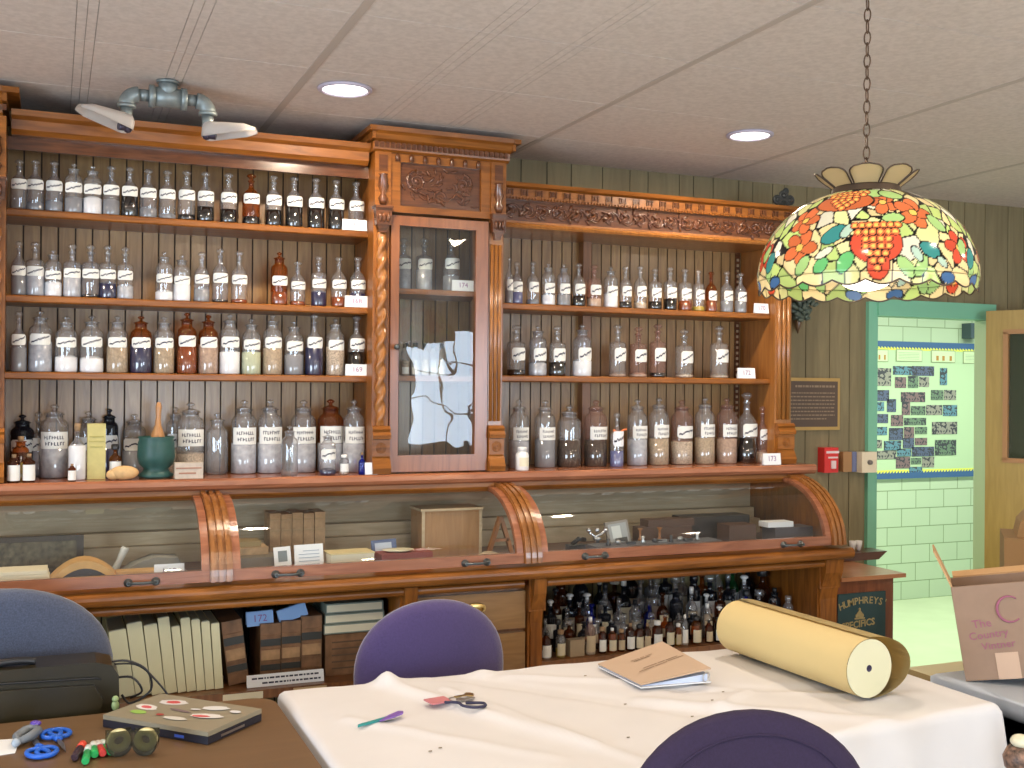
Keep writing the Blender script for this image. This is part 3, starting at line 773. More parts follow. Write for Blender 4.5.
def row(items, z, vref, where, group, yoff=0, **kw):
    """items: (px centre, px width, px height, kind, glass, content, level[, extra])"""
    for i, it in enumerate(items):
        px, wpx, hpx, kind, gl, cont, lvl = it[:7]; ex = dict(kw); ex.update(it[7] if len(it) > 7 else {}); yo = ex.pop('yo', yoff)
        y = YS+.05+yo; p = at(px, vref, Y=y); k = ppm(p.x, p.y); r = wpx/k/2
        y = YS+r+.012+yo; p = at(px, vref, Y=y); k = ppm(p.x, p.y)
        jar = 'jar' if kind in ('wide', 'jar') else 'bottle'
        lb = '%s from left %s, %s glass %s%s' % (ORD[i], where, GNAME[gl], jar, ' of '+CONT[cont][1] if cont else ' without contents')
        bottle(p.x, p.y, z+.0005, r, hpx/k, kind, gl, cont, lvl, label=lb, group=group, **ex)
N, Q, W, J = 'narrow', 'square', 'wide', 'jar'
row([(19, 16, 50, N, 's', None, 0), (35, 17, 51, N, 's', 'grey', .15), (54, 17, 51, N, 's', 'grey', .2), (73.5, 17.5, 50, W, 'c', 'grey', .3), (92.4, 17.5, 49, W, 'c', 'white', .33), (111, 16.5, 50, N, 's', 'grey', .3), (129.5, 16.5, 50, N, 's', 'dark', .52),
     (148, 16.5, 49, N, 's', 'grey', .2), (167, 16.5, 49, N, 'c', 'grey', .1), (186.4, 17, 50, N, 'c', 'dark', .12), (205.4, 17, 50, N, 's', 'dark', .3), (228.4, 17, 50, N, 'c', 'dark', .28), (251, 17.5, 51, N, 'a', 'dark', .16),
     (273.4, 17, 51, N, 's', 'dark', .32), (294, 17, 51, N, 's', 'dark', .50), (315.7, 17, 51, N, 's', 'dark', .42), (336, 16.5, 51, N, 's', 'dark', .45), (356, 16.5, 50, N, 's', 'grey', .2)],
    Z1, 215, 'on the top left shelf', 'bottles on the top left shelf', lab=(.40, .60))
row([(18.5, 14, 54, N, 's', 'grey', .35), (35, 17.5, 54, Q, 'c', 'silver', .5), (53, 16, 47, W, 'c', 'white', .30), (72, 17.5, 53, Q, 's', 'silver', .4), (90.5, 17, 53, Q, 's', 'dark', .07), (107.5, 16.5, 53, Q, 'c', 'navy', .28), (125, 15.5, 52, Q, 'c', 'silver', .25),
     (164, 16.5, 49, W, 'c', 'white', .18), (181.6, 16.5, 46, W, 'c', 'white', .37), (201.5, 15.5, 50, N, 's', 'grey', .25), (220, 16, 54, N, 's', 'dark', .06), (239, 16.5, 52, N, 'c', 'amber', .08), (279, 16.5, 53, W, 'a', 'amber', .25), (297.5, 15.5, 44, N, 's', 'amber', .10),
     (318.5, 15.5, 50, Q, 's', 'navy', .28), (338.6, 15.5, 50, N, 'c', 'amber', .20), (357.5, 16.5, 51, N, 's', 'navy', .28)],
    Z2, 300, 'on the second left shelf', 'bottles on the second left shelf', lab=(.36, .54))
row([(18.5, 14.5, 60, N, 's', 'grey', .4), (40, 22, 61, W, 'c', 'silver', .5), (66, 21, 56, W, 'c', 'white', .27, dict(half=1.0)), (91.5, 22.5, 57, W, 'c', 'white', .25), (117, 20, 57, W, 'c', 'beige', .46), (140.6, 20.5, 57, W, 'a', 'navy', .50), (163.7, 20, 57, W, 'c', 'beige', .46), (186.5, 19, 61, W, 'a', 'amber', .45), (208, 19, 59, W, 'a', 'pink', .5),
     (229.4, 20, 60, W, 'c', 'white', .37), (251, 19, 56, W, 'c', 'green', .40), (272.3, 19, 60, W, 'c', 'beige', .44), (293.7, 19, 54, W, 'c', 'grey', .38), (313.8, 17.5, 61, N, 's', 'navy', .45), (335, 18, 57, W, 'c', 'mix', .5), (356.2, 17.5, 60, N, 'c', 'dark', .4)],
    Z3, 373, 'on the third left shelf', 'jars on the third left shelf', lab=(.44, .62), half=1.0)
row([(509, 8, 46, N, 's', 'grey', .3), (516.4, 12.5, 42, N, 's', 'blue', .28), (532.6, 12.5, 43, N, 'c', 'grey', .1), (548.2, 13.5, 42, W, 'c', 'white', .24), (563.5, 13.5, 42, W, 's', 'grey', .27), (578.5, 13, 43, N, 'c', 'dark', .25), (594, 14, 42, Q, 'p', 'pink', .2), (610.6, 14, 41, W, 'c', 'white', .34), (625.3, 12.5, 42, N, 'c', 'dark', .16), (640, 13, 43, N, 'c', 'mix', .15),
     (654.8, 13.5, 41, Q, 'c', 'dark', .20), (670, 13.5, 43, Q, 'c', 'dark', .27), (684.7, 13.5, 42, Q, 'c', 'amber', .24), (698.3, 12, 41, Q, 'c', 'yellow', .12), (711, 11.5, 40, N, 'a', 'amber', .3), (726.6, 12.5, 41, N, 's', 'grey', .28), (740.5, 12, 40, N, 's', 'grey', .30)],
    ZR1, 306, 'on the top right shelf', 'bottles on the top right shelf', lab=(.28, .52), half=.95)
row([(516, 18.5, 50, Q, 'c', 'dark', .12), (537.6, 18, 50, W, 's', 'silver', .25), (557, 17, 50, Q, 'c', 'dark', .28), (582, 18.5, 52, W, 's', 'white', .30), (617.6, 17, 52, Q, 'c', 'pink', .05), (638, 17, 50, Q, 'p', 'pink', .06), (657.5, 16.5, 53, Q, 'p', 'dark', .09), (684, 18, 48, Q, 'c', 'mix', .06), (719, 18.5, 52, Q, 'c', 'mix', .05)],
    ZR2, 377, 'on the second right shelf', 'bottles on the second right shelf', lab=(.30, .55), half=.85)
# bottom left row on the counter top
BL = 'on the counter at the left'
row([(54, 27, 73, J, 'c', 'silver', .42), (190, 27, 72, J, 'c', 'mix', .30), (217, 21.5, 61, W, 'c', None, 0, dict(lab=None)), (243.5, 25, 73, J, 'c', 'silver', .42), (269.5, 24.5, 73, J, 'c', 'silver', .42), (303, 25, 72, J, 'c', 'silver', .40), (330, 25, 72, J, 'a', 'silver', .40), (353.5, 21.5, 72, J, 'c', 'silver', .42, dict(yo=-.008))],
    ZD, 470, BL, 'large jars on the counter', lab=(.40, .63), ink='bold', yoff=.028)
row([(518.5, 20.5, 68, J, 'c', 'silver', .40), (544.7, 20.5, 67, J, 'c', 'grey', .42), (569, 24.5, 61, J, 'c', 'herb', .44, dict(lab=None)), (595.5, 23, 66, J, 'p', 'herb', .40), (637, 20, 66, J, 'c', 'silver', .40), (658.5, 20.5, 67, J, 'c', 'beige', .40), (681.5, 21.5, 64, J, 'p', 'mix', .36, dict(ink='script')), (704.5, 20, 66, J, 'c', 'beige', .40), (726.5, 20, 65, J, 'p', 'pink', .38), (746.5, 20.5, 70, N, 'c', 'dark', .36, dict(ink='script', lab=(.38, .56))), (762, 11.5, 56, N, 'p', 'pink', .2, dict(ink='script', yo=0))],
    ZD, 466, 'on the counter at the right', 'large jars at the right of the counter', lab=(.41, .60), ink='bold', half=.95)
# jars standing behind
for px, wpx, hpx, kind, gl, cont, lbl in ((22, 22, 62, J, 'd', None, 'dark glass jar behind the yellow bottle at the left end of the counter'),
      (38, 14, 64, Q, 'c', 'silver', 'clear labelled bottle half hidden behind the large left jar'), (88, 22, 64, J, 'c', 'mix', 'clear jar behind the yellow carton'),
      (109, 17, 66, J, 'd', 'navy', 'dark jar with a white label beside the yellow carton'), (134, 23, 60, J, 'c', 'grey', 'hazy clear jar behind the tan gourd'), (175, 18, 66, J, 'c', 'mix', 'clear jar behind the green mortar')):
    p = at(px, 470, Y=3.645); k = ppm(p.x, p.y)
    bottle(p.x, p.y, ZD+.0005, wpx/k/2, hpx/k, kind, gl, cont, .4, label=lbl, group='jars standing at the back of the counter', lab=(.40, .60), ink='script')
def front(px, wpx, hpx, lbl, y=3.455, **k_):
    p = at(px, 476, Y=y); k = ppm(p.x, p.y); return bottle(p.x, p.y, ZD+.0005, wpx/k/2, hpx/k, label=lbl, **k_)
front(20.5, 16, 44, 'amber round bottle of yellow liquid behind two small vials', 3.50, kind='wide', gl='a', cont='yellow', lvl=.42, lab=None, stop='cork')
WPL = mat('white_plastic', (.80, .79, .76), .4)
front(13.7, 12, 28, 'left one of two small brown vials with blank white labels', 3.44, kind='vial', gl='n', lab=(.06, .62), ink=None, stop='cork', half=1.2)
front(29, 11.5, 28, 'right one of two small brown vials with blank white labels', 3.44, kind='vial', gl='n', lab=(.06, .62), ink=None, stop='cork', half=1.2)
front(77, 16.5, 56, 'tall milky white bottle beside the yellow carton', 3.48, kind='narrow', gl='s', cont='white', lvl=.60, lab=None, stop='cork')
front(72, 7.5, 17, 'tiny vial with a white label before the milky bottle', 3.435, kind='vial', gl='n', lab=(.06, .62), ink=None, stop='cork', half=1.2)
front(115, 12, 34, 'small amber bottle with a white label behind the gourd', 3.50, kind='narrow', gl='a', cont='amber', lvl=.3, lab=(.2, .5), ink='lines', stop='cap', stopm=BLK)
front(289.5, 16.5, 50, 'clear slender jar before the large jars', 3.452, kind='wide', gl='c', cont=None, lab=None)
front(327.5, 16, 43, 'small clear bottle with a script label before the amber jar', 3.452, kind='wide', gl='c', cont='navy', lvl=.12, lab=(.36, .60))
front(344, 9.5, 20, 'tiny jar with a white screw cap', 3.445, kind='vial', gl='c', cont='mix', lvl=.2, lab=(.15, .55), ink='lines', stop='cap', stopm=WPL)
front(361.8, 6.6, 22, 'tiny cobalt blue bottle before the number card', 3.425, kind='narrow', gl='b', cont=None, lab=None, stop='cork', stopm=CORK)
front(616.6, 14, 53, 'small bottle with an orange rag over its neck', 3.46, kind='narrow', gl='c', cont='blue', lvl=.3, lab=(.38, .62)) if False else None
o = front(616.6, 13.5, 54, 'clear bottle with a bright orange ribbon round its neck between the large jars', 3.50, kind='narrow', gl='c', cont='blue', lvl=.3, lab=(.38, .66), paper=WHITE)
b = MB(); r_ = .0075
b.tube([(r_*1.3*math.cos(a/12*2*PI), r_*1.3*math.sin(a/12*2*PI), .125) for a in range(12)], .004, 6, closed=True)
b.tube([(.006, -.012, .125), (.020, -.014, .134), (.032, -.013, .136)], .004, 6); b.tube([(.005, -.012, .122), (.016, -.015, .105), (.014, -.015, .090)], .0035, 6); b.tube([(-.006, -.012, .125), (-.022, -.014, .134)], .004, 6)
obj('orange_ribbon', b, mat('orange_ribbon', (.80, .20, .06), .6), o, world=False)
# white pill bottle
p = at(522, 470, Y=3.44); k = ppm(p.x, p.y); r = 6.8/k
o = tag(obj('pill_bottle', MB().lathe([(r*.9, 0), (r, .003), (r, .052), (r*.85, .060), (r*.6, .064), (r*.6, .068)], seg=20), WPL), 'white plastic pill bottle in front of the first right jar', 'bottle'); o.location = (p.x, p.y, ZD+.0005)
obj('cap', MB().lathe([(r*.66, .066), (r*.66, .078), (r*.6, .080)], seg=20), WPL, o, world=False)
obj('label', label_mesh(r, .015, .045, .8, 'lines', CREAMP, 1), None, o, world=False)

# bottles and vials in the tower
def tow(px, wpx, hpx, z, vref, lbl, y=3.56, **k_):
    p = at(px, vref, Y=y); k = ppm(p.x, p.y); return bottle(p.x, p.y, z+.0005, wpx/k/2, hpx/k, label=lbl, **k_)
tow(403.5, 15, 52, ZT1, 288, 'greyish bottle at the left end of the tower shelf behind glass', kind='square', gl='s', cont='silver', lvl=.4, lab=(.40, .60))
tow(424, 16.5, 53, ZT1, 288, 'greyish square shouldered bottle in the middle of the upper tower shelf', kind='square', gl='s', cont='silver', lvl=.40, lab=(.40, .60))
tow(451, 17, 54, ZT1, 288, 'clear bottle behind the number card in the tower cupboard', kind='narrow', gl='s', cont='grey', lvl=.3, lab=(.42, .62))
for i, px in enumerate((405, 415, 425, 433.5, 441)):
    tow(px, 7.6, 33, ZT2, 375, 'small glass tube with dark cap, %s from the left on the lower tower shelf' % ORD[i], 3.53, kind='vial', gl='c', cont='silver' if i % 2 else 'mix', lvl=.45, lab=(.05, .26), ink='lines', stop='cap', stopm=BLK, group='glass tubes in the tower cupboard', name='glass_tube')

# number cards
def card(px, py, wpx, hpx, y, z, num, lbl, tilt=8, m_=None, lean=0, ink=None):
    p = at(px, py, Y=y); k = ppm(p.x, p.y); w_, h_ = wpx/k, hpx/k
    t = empty('number_card', (p.x, y, z+.0008), lbl, 'card', 'number cards among the shelves')
    M = Matrix.Translation((p.x, y, z+.0008)) @ Matrix.Rotation(R(lean), 4, 'Y') @ Matrix.Rotation(R(-tilt), 4, 'X')
    b = MB(); b.box(-w_/2, w_/2, -.0004, .0004, 0, h_, M)
    b.box(-w_/2, w_/2, -.0004, .0004, 0, h_*.96, Matrix.Translation((p.x, y+h_*math.sin(R(tilt))*2, z+.0008)) @ Matrix.Rotation(R(lean), 4, 'Y') @ Matrix.Rotation(R(tilt), 4, 'X'))
    obj('card', b, m_ or WHITE, t)
    if num: obj('number', text_mesh(num, h_*.62, ink or PINKINK, M @ Matrix.Translation((0, -.0009, h_*.52)) @ FACE, .0001, 'number'), None, t)
    return t
card(355, 225, 25, 11, 3.504, Z1, '167', 'folded white card marked 167 on the top left shelf', ink=GRAYINK)
card(357, 302, 24, 11.5, 3.504, Z2, '168', 'folded white card marked 168 on the second left shelf')
card(357.5, 373, 24, 11.5, 3.504, Z3, '169', 'folded white card marked 169 on the third left shelf')
card(463.5, 288, 23, 11, 3.492, ZT1, '174', 'folded white card in the glazed tower cupboard')
card(762, 307, 17, 10, 3.504, ZR1, '170', 'folded white card at the right end of the top right shelf')
card(747, 376, 20.5, 10.5, 3.504, ZR2, '172', 'folded white card at the right end of the second right shelf')
card(772.5, 460, 21, 11.5, 3.42, ZD, '173', 'folded white card at the right end of the counter')
card(371.5, 473, 13, 12, 3.41, ZD, None, 'blank white card at the tower foot on the counter')
# beige carton in front of the jar, yellow carton, mortar, gourd
def thingbox(name, px, wpx, y, z, d, h, m_, lbl, cat, rz=0, bevel=.0015, vref=470):
    p = at(px, vref, Y=y); w_ = wpx/ppm(p.x, p.y)
    o = obj(name, MB().box(-w_/2, w_/2, -d/2, d/2, 0, h), m_, None, bevel=bevel); o.location = (p.x, y, z+.0006); o.rotation_euler = (0, 0, R(rz)); return tag(o, lbl, cat)
o = thingbox('small_carton', 188.5, 27, 3.435, ZD, .035, .048, mat('beige_carton', (.52, .44, .36), .8, noise=.12, nscale=60), 'flat beige printed carton before a large jar', 'box')
obj('printed_band', MB().box(-.038, .036, -.0185, -.0176, .030, .034).box(-.030, .02, -.0185, -.0176, .014, .019), mat('carton_print', (.36, .18, .12), .8), o, world=False)
o = thingbox('tall_carton', 96, 17, 3.50, ZD, .05, .165, mat('yellow_carton', (.50, .44, .17), .7, noise=.08, nscale=40), 'tall yellow paper carton on the counter', 'box')
obj('printed_band', MB().box(-.022, .022, -.0262, -.0252, .112, .114).box(-.018, .018, -.0262, -.0252, .095, .098).box(-.020, .020, -.0262, -.0252, .125, .129), mat('carton_print2', (.36, .32, .10), .8), o, world=False)
p = at(156, 475, Y=3.49); k = ppm(p.x, p.y)
MG = mat('green_enamel', (.018, .075, .065), .45, noise=.15, nscale=30)
t = tag(obj('mortar', MB().lathe([(.048, 0), (.052, .010), (.040, .018), (.036, .028), (.050, .042), (.055, .065), (.054, .105), (.050, .118), (.054, .124), (.050, .126), (.044, .118), (.040, .06), (.002, .045)], seg=32, caps=True), MG), 'turned green mortar holding a wooden pestle', 'mortar'); t.location = (p.x, p.y, ZD+.0006)
o = obj('pestle', MB().lathe([(.014, 0), (.022, .012), (.024, .05), (.018, .075), (.009, .10), (.007, .13), (.009, .155), (.006, .168)], seg=16), wood('pestle_wood', (.35, .16, .06), (.50, .26, .10), 'Z', .4)); o.location = (p.x+.003, p.y, ZD+.062); o.rotation_euler = (0, R(1), 0)
tag(o, 'tan wooden pestle standing in the green mortar', 'pestle')
p = at(124, 476, Y=3.435)
o = obj('gourd', MB().sphere((0, 0, .021), .021, 16, 12, (2.0, 1, 1)).sphere((-.030, 0, .016), .0155, 12, 8, (1.3, 1, 1)), mat('gourd_skin', (.60, .38, .17), .6, noise=.15, nscale=50)); o.location = (p.x, 3.435, ZD+.0006)
tag(o, 'tan peanut shaped gourd lying on the counter', 'gourd')

# ------------------------------------------------------------------ inside the showcases
FZ = .9345
def put(name, px, py, y, mb, mats, lbl, cat, rz=0, z=FZ, bevel=0, group=None):
    p = at(px, py, Y=y); o = obj(name, mb, mats, None, bevel=bevel); o.location = (p.x, y, z+.0006); o.rotation_euler = (0, 0, R(rz)); return tag(o, lbl, cat, group)
LEATH = mat('tan_leather', (.58, .34, .12), .6, noise=.15, nscale=15)
CLOTHD = mat('charcoal_cloth', (.06, .06, .07), .9)
# first bay
b = MB(); b.box(-.125, .125, 0, .02, 0, .115); b.mi = 1; b.box(-.105, .105, -.003, 0, .015, .100)
o = put('ornamental_picture', 38, 560, 3.50, b, [mat('frame_black', (.045, .035, .025), .4), mat('mottled_panel', (.10, .085, .05), .5, noise=.6, nscale=60)], 'dark framed ornamental panel leaning at the left of the display case', 'picture frame')
b = MB()
for i in range(4): b.box(-.10+.004*i, .10-.003*i, -.05, .05, .010*i+.0002, .010*i+.0095)
put('paper_bundle', 12, 575, 3.33, b, CREAMP, 'bundle of cream paper sheets at the left of the display case', 'papers', z=FZ+.010)
put('leather_wrapper', 8, 572, 3.33, MB().box(-.17, .17, -.06, .06, 0, .0085), LEATH, 'tan leather wrapper under the bundle of sheets', 'leather')
b = MB(); pts = [(-.105+.21*i/12, .072*math.sin(PI*i/12)**.8+.001) for i in range(13)]; inn = [(-.085+.17*i/12, .052*math.sin(PI*i/12)**.8) for i in range(13)]
for i in range(12): b.prism([pts[i], pts[i+1], inn[i+1], inn[i]], 'Y', -.05, .05)
b.mi = 1; b.prism(inn, 'Y', -.045, .05)
o = put('leather_pouch', 84, 572, 3.31, b, [LEATH, CLOTHD], 'arched tan leather pouch with dark lining in the display case', 'pouch')
put('leather_strip', 140, 572, 3.30, MB().box(-.065, .07, -.03, .03, 0, .034), LEATH, 'folded tan leather strip behind the white number card', 'leather', bevel=.008)
PORC = mat('porcelain', (.55, .56, .52), .35)
o = put('porcelain_pestle', 112, 568, 3.42, MB().lathe([(.010, 0), (.012, .01), (.009, .05), (.012, .085), (.011, .092)], seg=14), PORC, 'white porcelain pestle standing tilted in the display case', 'pestle'); o.rotation_euler = (0, R(24), 0)
b = MB(); b.prism([(-.10, 0), (-.06, .030), (0, .052), (.07, .048), (.10, 0)], 'Y', -.04, .04); put('grey_cloth_fold', 152, 568, 3.44, b, mat('grey_cloth', (.28, .28, .25), .9), 'folded grey cloth at the back of the left display case', 'cloth', bevel=.004)
card(169.5, 570, 29, 18, 3.262, FZ, '162', 'white card marked 162 in the left display case', m_=WHITE, ink=GRAYINK)
# second bay
OLDB = mat('old_leather_book', (.42, .27, .14), .7, noise=.25, nscale=40)
for i in range(5):
    w_ = .036; b = MB(); b.box(-w_/2+.001, w_/2-.001, 0, .10, 0, .158-.004*(i % 2))
    b.mi = 1
    for zz in (.02, .05, .10, .135): b.box(-w_/2+.001, w_/2-.001, -.002, .0, zz, zz+.005)
    put('old_book', 275+11.2*i, 552, 3.50, b, [OLDB, mat('book_band', (.38, .26, .13), .6)], 'worn tan old book, %s from the left of five behind the cards' % ORD[i], 'book', group='old tan books in the display case')
put('flat_grey_box', 254, 562, 3.36, MB().box(-.085, .065, -.05, .05, 0, .050), mat('grey_box', (.20, .17, .13), .7), 'long grey brown box at the left of the middle case', 'box', bevel=.002)
put('old_book', 246, 552, 3.40, MB().box(-.07, .06, -.045, .045, 0, .022), OLDB, 'flat old book lying on the grey box in the case', 'book', z=FZ+.0515, bevel=.003)
put('old_book', 244, 552, 3.41, MB().box(-.06, .045, -.04, .04, 0, .016), mat('olive_book', (.30, .22, .10), .7), 'small olive book on top of the flat old book', 'book', z=FZ+.0745, bevel=.003)
def leancard(px, wpx, hpx, y, lbl, mats, extra=None, name='display_card', cat='card', lean=0, z=FZ):
    p = at(px, 560, Y=y); k = ppm(p.x, p.y); w_, h_ = wpx/k, hpx/k
    M = Matrix.Translation((p.x, y, z+.001)) @ Matrix.Rotation(R(lean), 4, 'Y') @ Matrix.Rotation(R(-12), 4, 'X')
    t = empty(name, (p.x, y, z), lbl, cat)
    obj('card', MB().box(-w_/2, w_/2, 0, .003, 0, h_, M), mats, t)
    if extra: extra(t, M, w_, h_)
    return t
def ex1(t, M, w_, h_): obj('picture', MB().box(-w_*.25, w_*.28, -.001, -.0002, h_*.45, h_*.85, M), mat('photo_grey', (.16, .19, .20), .4), t)
def ex2(t, M, w_, h_):
    b = MB()
    for q in range(6): b.box(-w_*(.2 if q == 5 else .36), w_*.36, -.001, -.0002, h_*(.16+.12*q), h_*(.185+.12*q), M)
    b.box(-w_*.1, w_*.4, -.001, -.0002, h_*.16, h_*.22, M)
    obj('printed_lines', b, mat('blue_grey_ink', (.3, .38, .48), .7), t)
def ex3(t, M, w_, h_): obj('mount', MB().box(-w_*.36, w_*.3, -.001, -.0002, h_*.15, h_*.88, M), mat('pale_blue_card', (.45, .50, .58), .7), t)
leancard(284, 17, 27, 3.285, 'small white card with a dark picture in the middle case', WHITE, ex1, lean=-3)
leancard(310, 29, 28, 3.285, 'white printed card in the middle case', WHITE, ex2, lean=-1)
leancard(386, 26, 26, 3.33, 'blue frame around a pale card in the middle case', mat('navy_frame', (.07, .10, .20), .5), ex3, 'picture_stand', 'picture frame', lean=-3)
b = MB(); b.box(-.068, .068, -.040, .045, 0, .054); b.mi = 1; b.box(-.07, .07, -.042, .047, .054, .058)
put('cream_book', 349, 560, 3.29, b, [CREAMP, mat('cream_cover', (.66, .56, .30), .6)], 'closed cream book in the middle case', 'book', bevel=.001, rz=2)
put('red_book', 404, 560, 3.30, MB().box(-.085, .085, -.03, .05, 0, .046), mat('red_cloth', (.25, .05, .04), .7), 'thin red book under an oval dish in the middle case', 'book', rz=4, bevel=.001)
o = put('oval_dish', 398, 556, 3.30, MB().lathe([(.02, 0), (.035, .002), (.052, .007), (.050, .008), (.03, .004)], seg=28), mat('cream_china', (.72, .68, .50), .3), 'shallow oval cream dish on the red book', 'dish', z=FZ+.047)
o.scale = (1, .6, 1)
LBX = wood('light_box_wood', (.27, .14, .05), (.40, .22, .09), 'Z', .5)
t = put('wooden_box', 452, 545, 3.42, MB().box(-.105, .105, 0, .12, 0, .155), LBX, 'upright light wooden box in the middle case', 'box')
obj('lid', MB().box(-.11, .11, -.004, .124, .1555, .163), DARKW, t, world=False); obj('edge_strip', MB().box(-.106, -.096, -.002, -.0002, 0, .155).box(.096, .106, -.002, -.0002, 0, .155), DARKW, t, world=False)
b = MB(); b.prism([(-.075, 0), (-.05, .018), (-.012, .020), (.0, .008), (.05, .030), (.078, .030), (.02, .001)], 'Y', -.04, .04)
put('folded_paper', 474, 555, 3.28, b, mat('buff_paper', (.56, .44, .28), .8), 'folded buff papers before the wooden box', 'papers')
put('white_paper', 508, 557, 3.26, MB().box(-.05, .05, -.03, .03, 0, .006), WHITE, 'folded white paper at the right of the middle case', 'papers', rz=3)
b = MB()
for q in (-1, 1): b.prism([(q*.038, 0), (q*.052, 0), (q*.008, .13), (-q*.006, .13)], 'Y', -.008+q*.002, .008+q*.002)
b.box(-.03, .03, -.006, .006, .045, .055)
put('wooden_easel', 500, 550, 3.42, b, GOLD, 'small wooden A shaped stand at the right of the middle case', 'stand')
# third bay
b = MB(); M0 = Matrix.Rotation(R(-14), 4, 'X') @ Matrix.Rotation(R(-6), 4, 'Y')
b.box(-.045, .045, 0, .012, 0, .105, M0); b.mi = 1; b.box(-.036, .036, -.001, 0, .010, .096, M0)
b.mi = 2; b.box(-.025, .01, -.002, -.001, .045, .088, M0); b.mi = 3; b.box(-.018, .03, -.002, -.001, .010, .045, M0)
put('framed_photograph', 622, 545, 3.36, b, [mat('grey_frame', (.26, .24, .22), .4, .4), mat('photo_mid', (.33, .36, .38), .4), mat('photo_light', (.60, .65, .66), .4), mat('photo_dark', (.04, .045, .05), .4)], 'framed old photograph leaning in the right display case', 'picture frame')
b = MB(); b.lathe([(.028, 0), (.028, .004), (.010, .010), (.008, .045), (.014, .05), (.014, .056), (.004, .06)], seg=16); b.tube([(-.03, 0, .075), (-.01, 0, .06), (.012, 0, .066), (.032, 0, .080)], .005, 8)
for q in (-.032, .0, .032): b.sphere((q, 0, .082), .009, 10, 8)
put('balance_scale', 597, 555, 3.32, b, mat('silver', (.62, .64, .68), .25, .9), 'small silver balance in the right display case', 'scale')
put('dark_instrument', 577, 556, 3.36, MB().box(-.035, .03, -.02, .02, 0, .03).tube([(-.02, 0, .03), (0, -.01, .05), (.03, 0, .045)], .008, 8), BLK, 'black metal instrument beside the silver balance', 'instrument', bevel=.003)
put('buff_tag', 569, 560, 3.27, MB().prism([(-.028, 0), (-.024, .014), (-.01, .022), (.03, .0)], 'Y', -.012, .012), mat('buff_tag_m', (.55, .40, .22), .8), 'crumpled buff tag at the left of the right case', 'tag')
rs = random.Random(5)
SILV = mat('dull_silver', (.5, .5, .5), .3, .8)
for i, px in enumerate((608, 618, 631, 643, 655, 662, 671, 680, 688, 697)):
    b = MB()
    if i % 3 == 0: b.lathe([(.008, 0), (.010, .004), (.004, .012), (.007, .02), (.003, .024)], seg=12)
    elif i % 3 == 1: b.sphere((0, 0, .008), .008, 10, 8, (1.6, 1, 1)).tube([(.01, 0, .008), (.03, .004, .006)], .002, 6)
    else: b.box(-.016, .016, -.006, .006, 0, .009)
    put('small_implement', px, 552, 3.245+.012*(i % 2), b, SILV if i % 2 else mat('dull_black', (.04, .04, .045), .4), 'tiny %s pharmacy implement, %s from left along the right case front' % ('silver' if i % 2 else 'black', ORD[i]), 'implement', group='tiny implements in the right case', z=FZ+.040)
put('display_riser', 662, 555, 3.26, MB().box(-.27, .22, -.035, .05, 0, .039), mat('riser_cloth', (.10, .10, .11), .9), 'low dark riser carrying tiny implements', 'riser', bevel=.003)
b = MB(); b.box(-.06, .06, -.03, .03, 0, .07); b.mi = 1
b.lathe([(.007, 0), (.009, .01), (.006, .016)], (-.05, -.04, .03), 10)
put('wooden_block', 661, 548, 3.40, MB().box(-.10, .11, -.03, .03, 0, .075).box(-.07, .12, -.03, .03, .0755, .10), mat('umber_box', (.085, .045, .03), .5), 'long dark brown instrument case behind the implements', 'case', bevel=.003)
t = put('bobbin', 640, 548, 3.312, MB().lathe([(.010, 0), (.004, .008), (.004, .032), (.010, .042)], seg=12), GOLD, 'left one of two small turned wooden spools', 'spool', z=FZ+.040, group='turned spools')
t = put('bobbin', 659.5, 547, 3.312, MB().lathe([(.010, 0), (.004, .008), (.004, .032), (.010, .042)], seg=12), GOLD, 'right one of two small turned wooden spools', 'spool', z=FZ+.040, group='turned spools')
put('black_case', 716, 545, 3.44, MB().box(-.16, .12, -.04, .05, 0, .10), mat('black_leather', (.02, .018, .018), .35), 'open black leather case at the back of the right display', 'case', bevel=.006)
put('brown_case', 737, 542, 3.34, MB().box(-.06, .055, -.04, .04, 0, .078), mat('umber_box', (.085, .045, .03), .5), 'brown box beside the black leather case', 'box', bevel=.003)
t = put('grey_case', 787, 538, 3.33, MB().box(-.082, .085, -.04, .04, 0, .062), mat('slate_box', (.075, .07, .08), .45), 'slate grey box under a white packet', 'box', bevel=.002)
put('white_packet', 776, 524, 3.33, MB().box(-.055, .055, -.03, .03, 0, .019), WHITE, 'small white packet lying on the slate box', 'packet', z=FZ+.063, rz=-2, bevel=.001)

# ------------------------------------------------------------------ books on the lower left shelf
CRB = mat('cream_spine', (.70, .66, .42), .6); CRT = mat('page_block', (.42, .42, .32), .9)
x = at(112, 660, Y=3.29).x
hs = [.222, .240, .232, .250, .222, .244, .238, .230, .222]; ws = [.066, .050, .052, .046, .036, .036, .034, .032, .034]
px_edges = [110, 128, 144, 158, 170, 179, 189, 198, 207, 216]
cream = []
for i in range(9):
    xa, xb = at(px_edges[i]+8, 690, Y=3.285).x, at(px_edges[i+1]+8, 690, Y=3.285).x; w_ = xb-xa-.002
    b = MB(); b.box(0, w_, 0, .19, 0, hs[i]-.03); b.mi = 1; b.box(.003, w_-.003, .003, .187, hs[i]-.03, hs[i]-.028)
    o = obj('cream_volume', b, [CRB, CRT], None, bevel=.002); o.rotation_euler = (0, R(-8+.5*i), 0); o.location = (xa, 3.285, ZS+.001)
    tag(o, 'plain cream volume leaning left, %s from left on the lower shelf' % ORD[i], 'book', 'plain cream volumes on the lower shelf')
OBK = mat('antique_calf', (.20, .10, .045), .6, noise=.35, nscale=25)
SPN = mat('spine_label', (.035, .035, .03), .5)
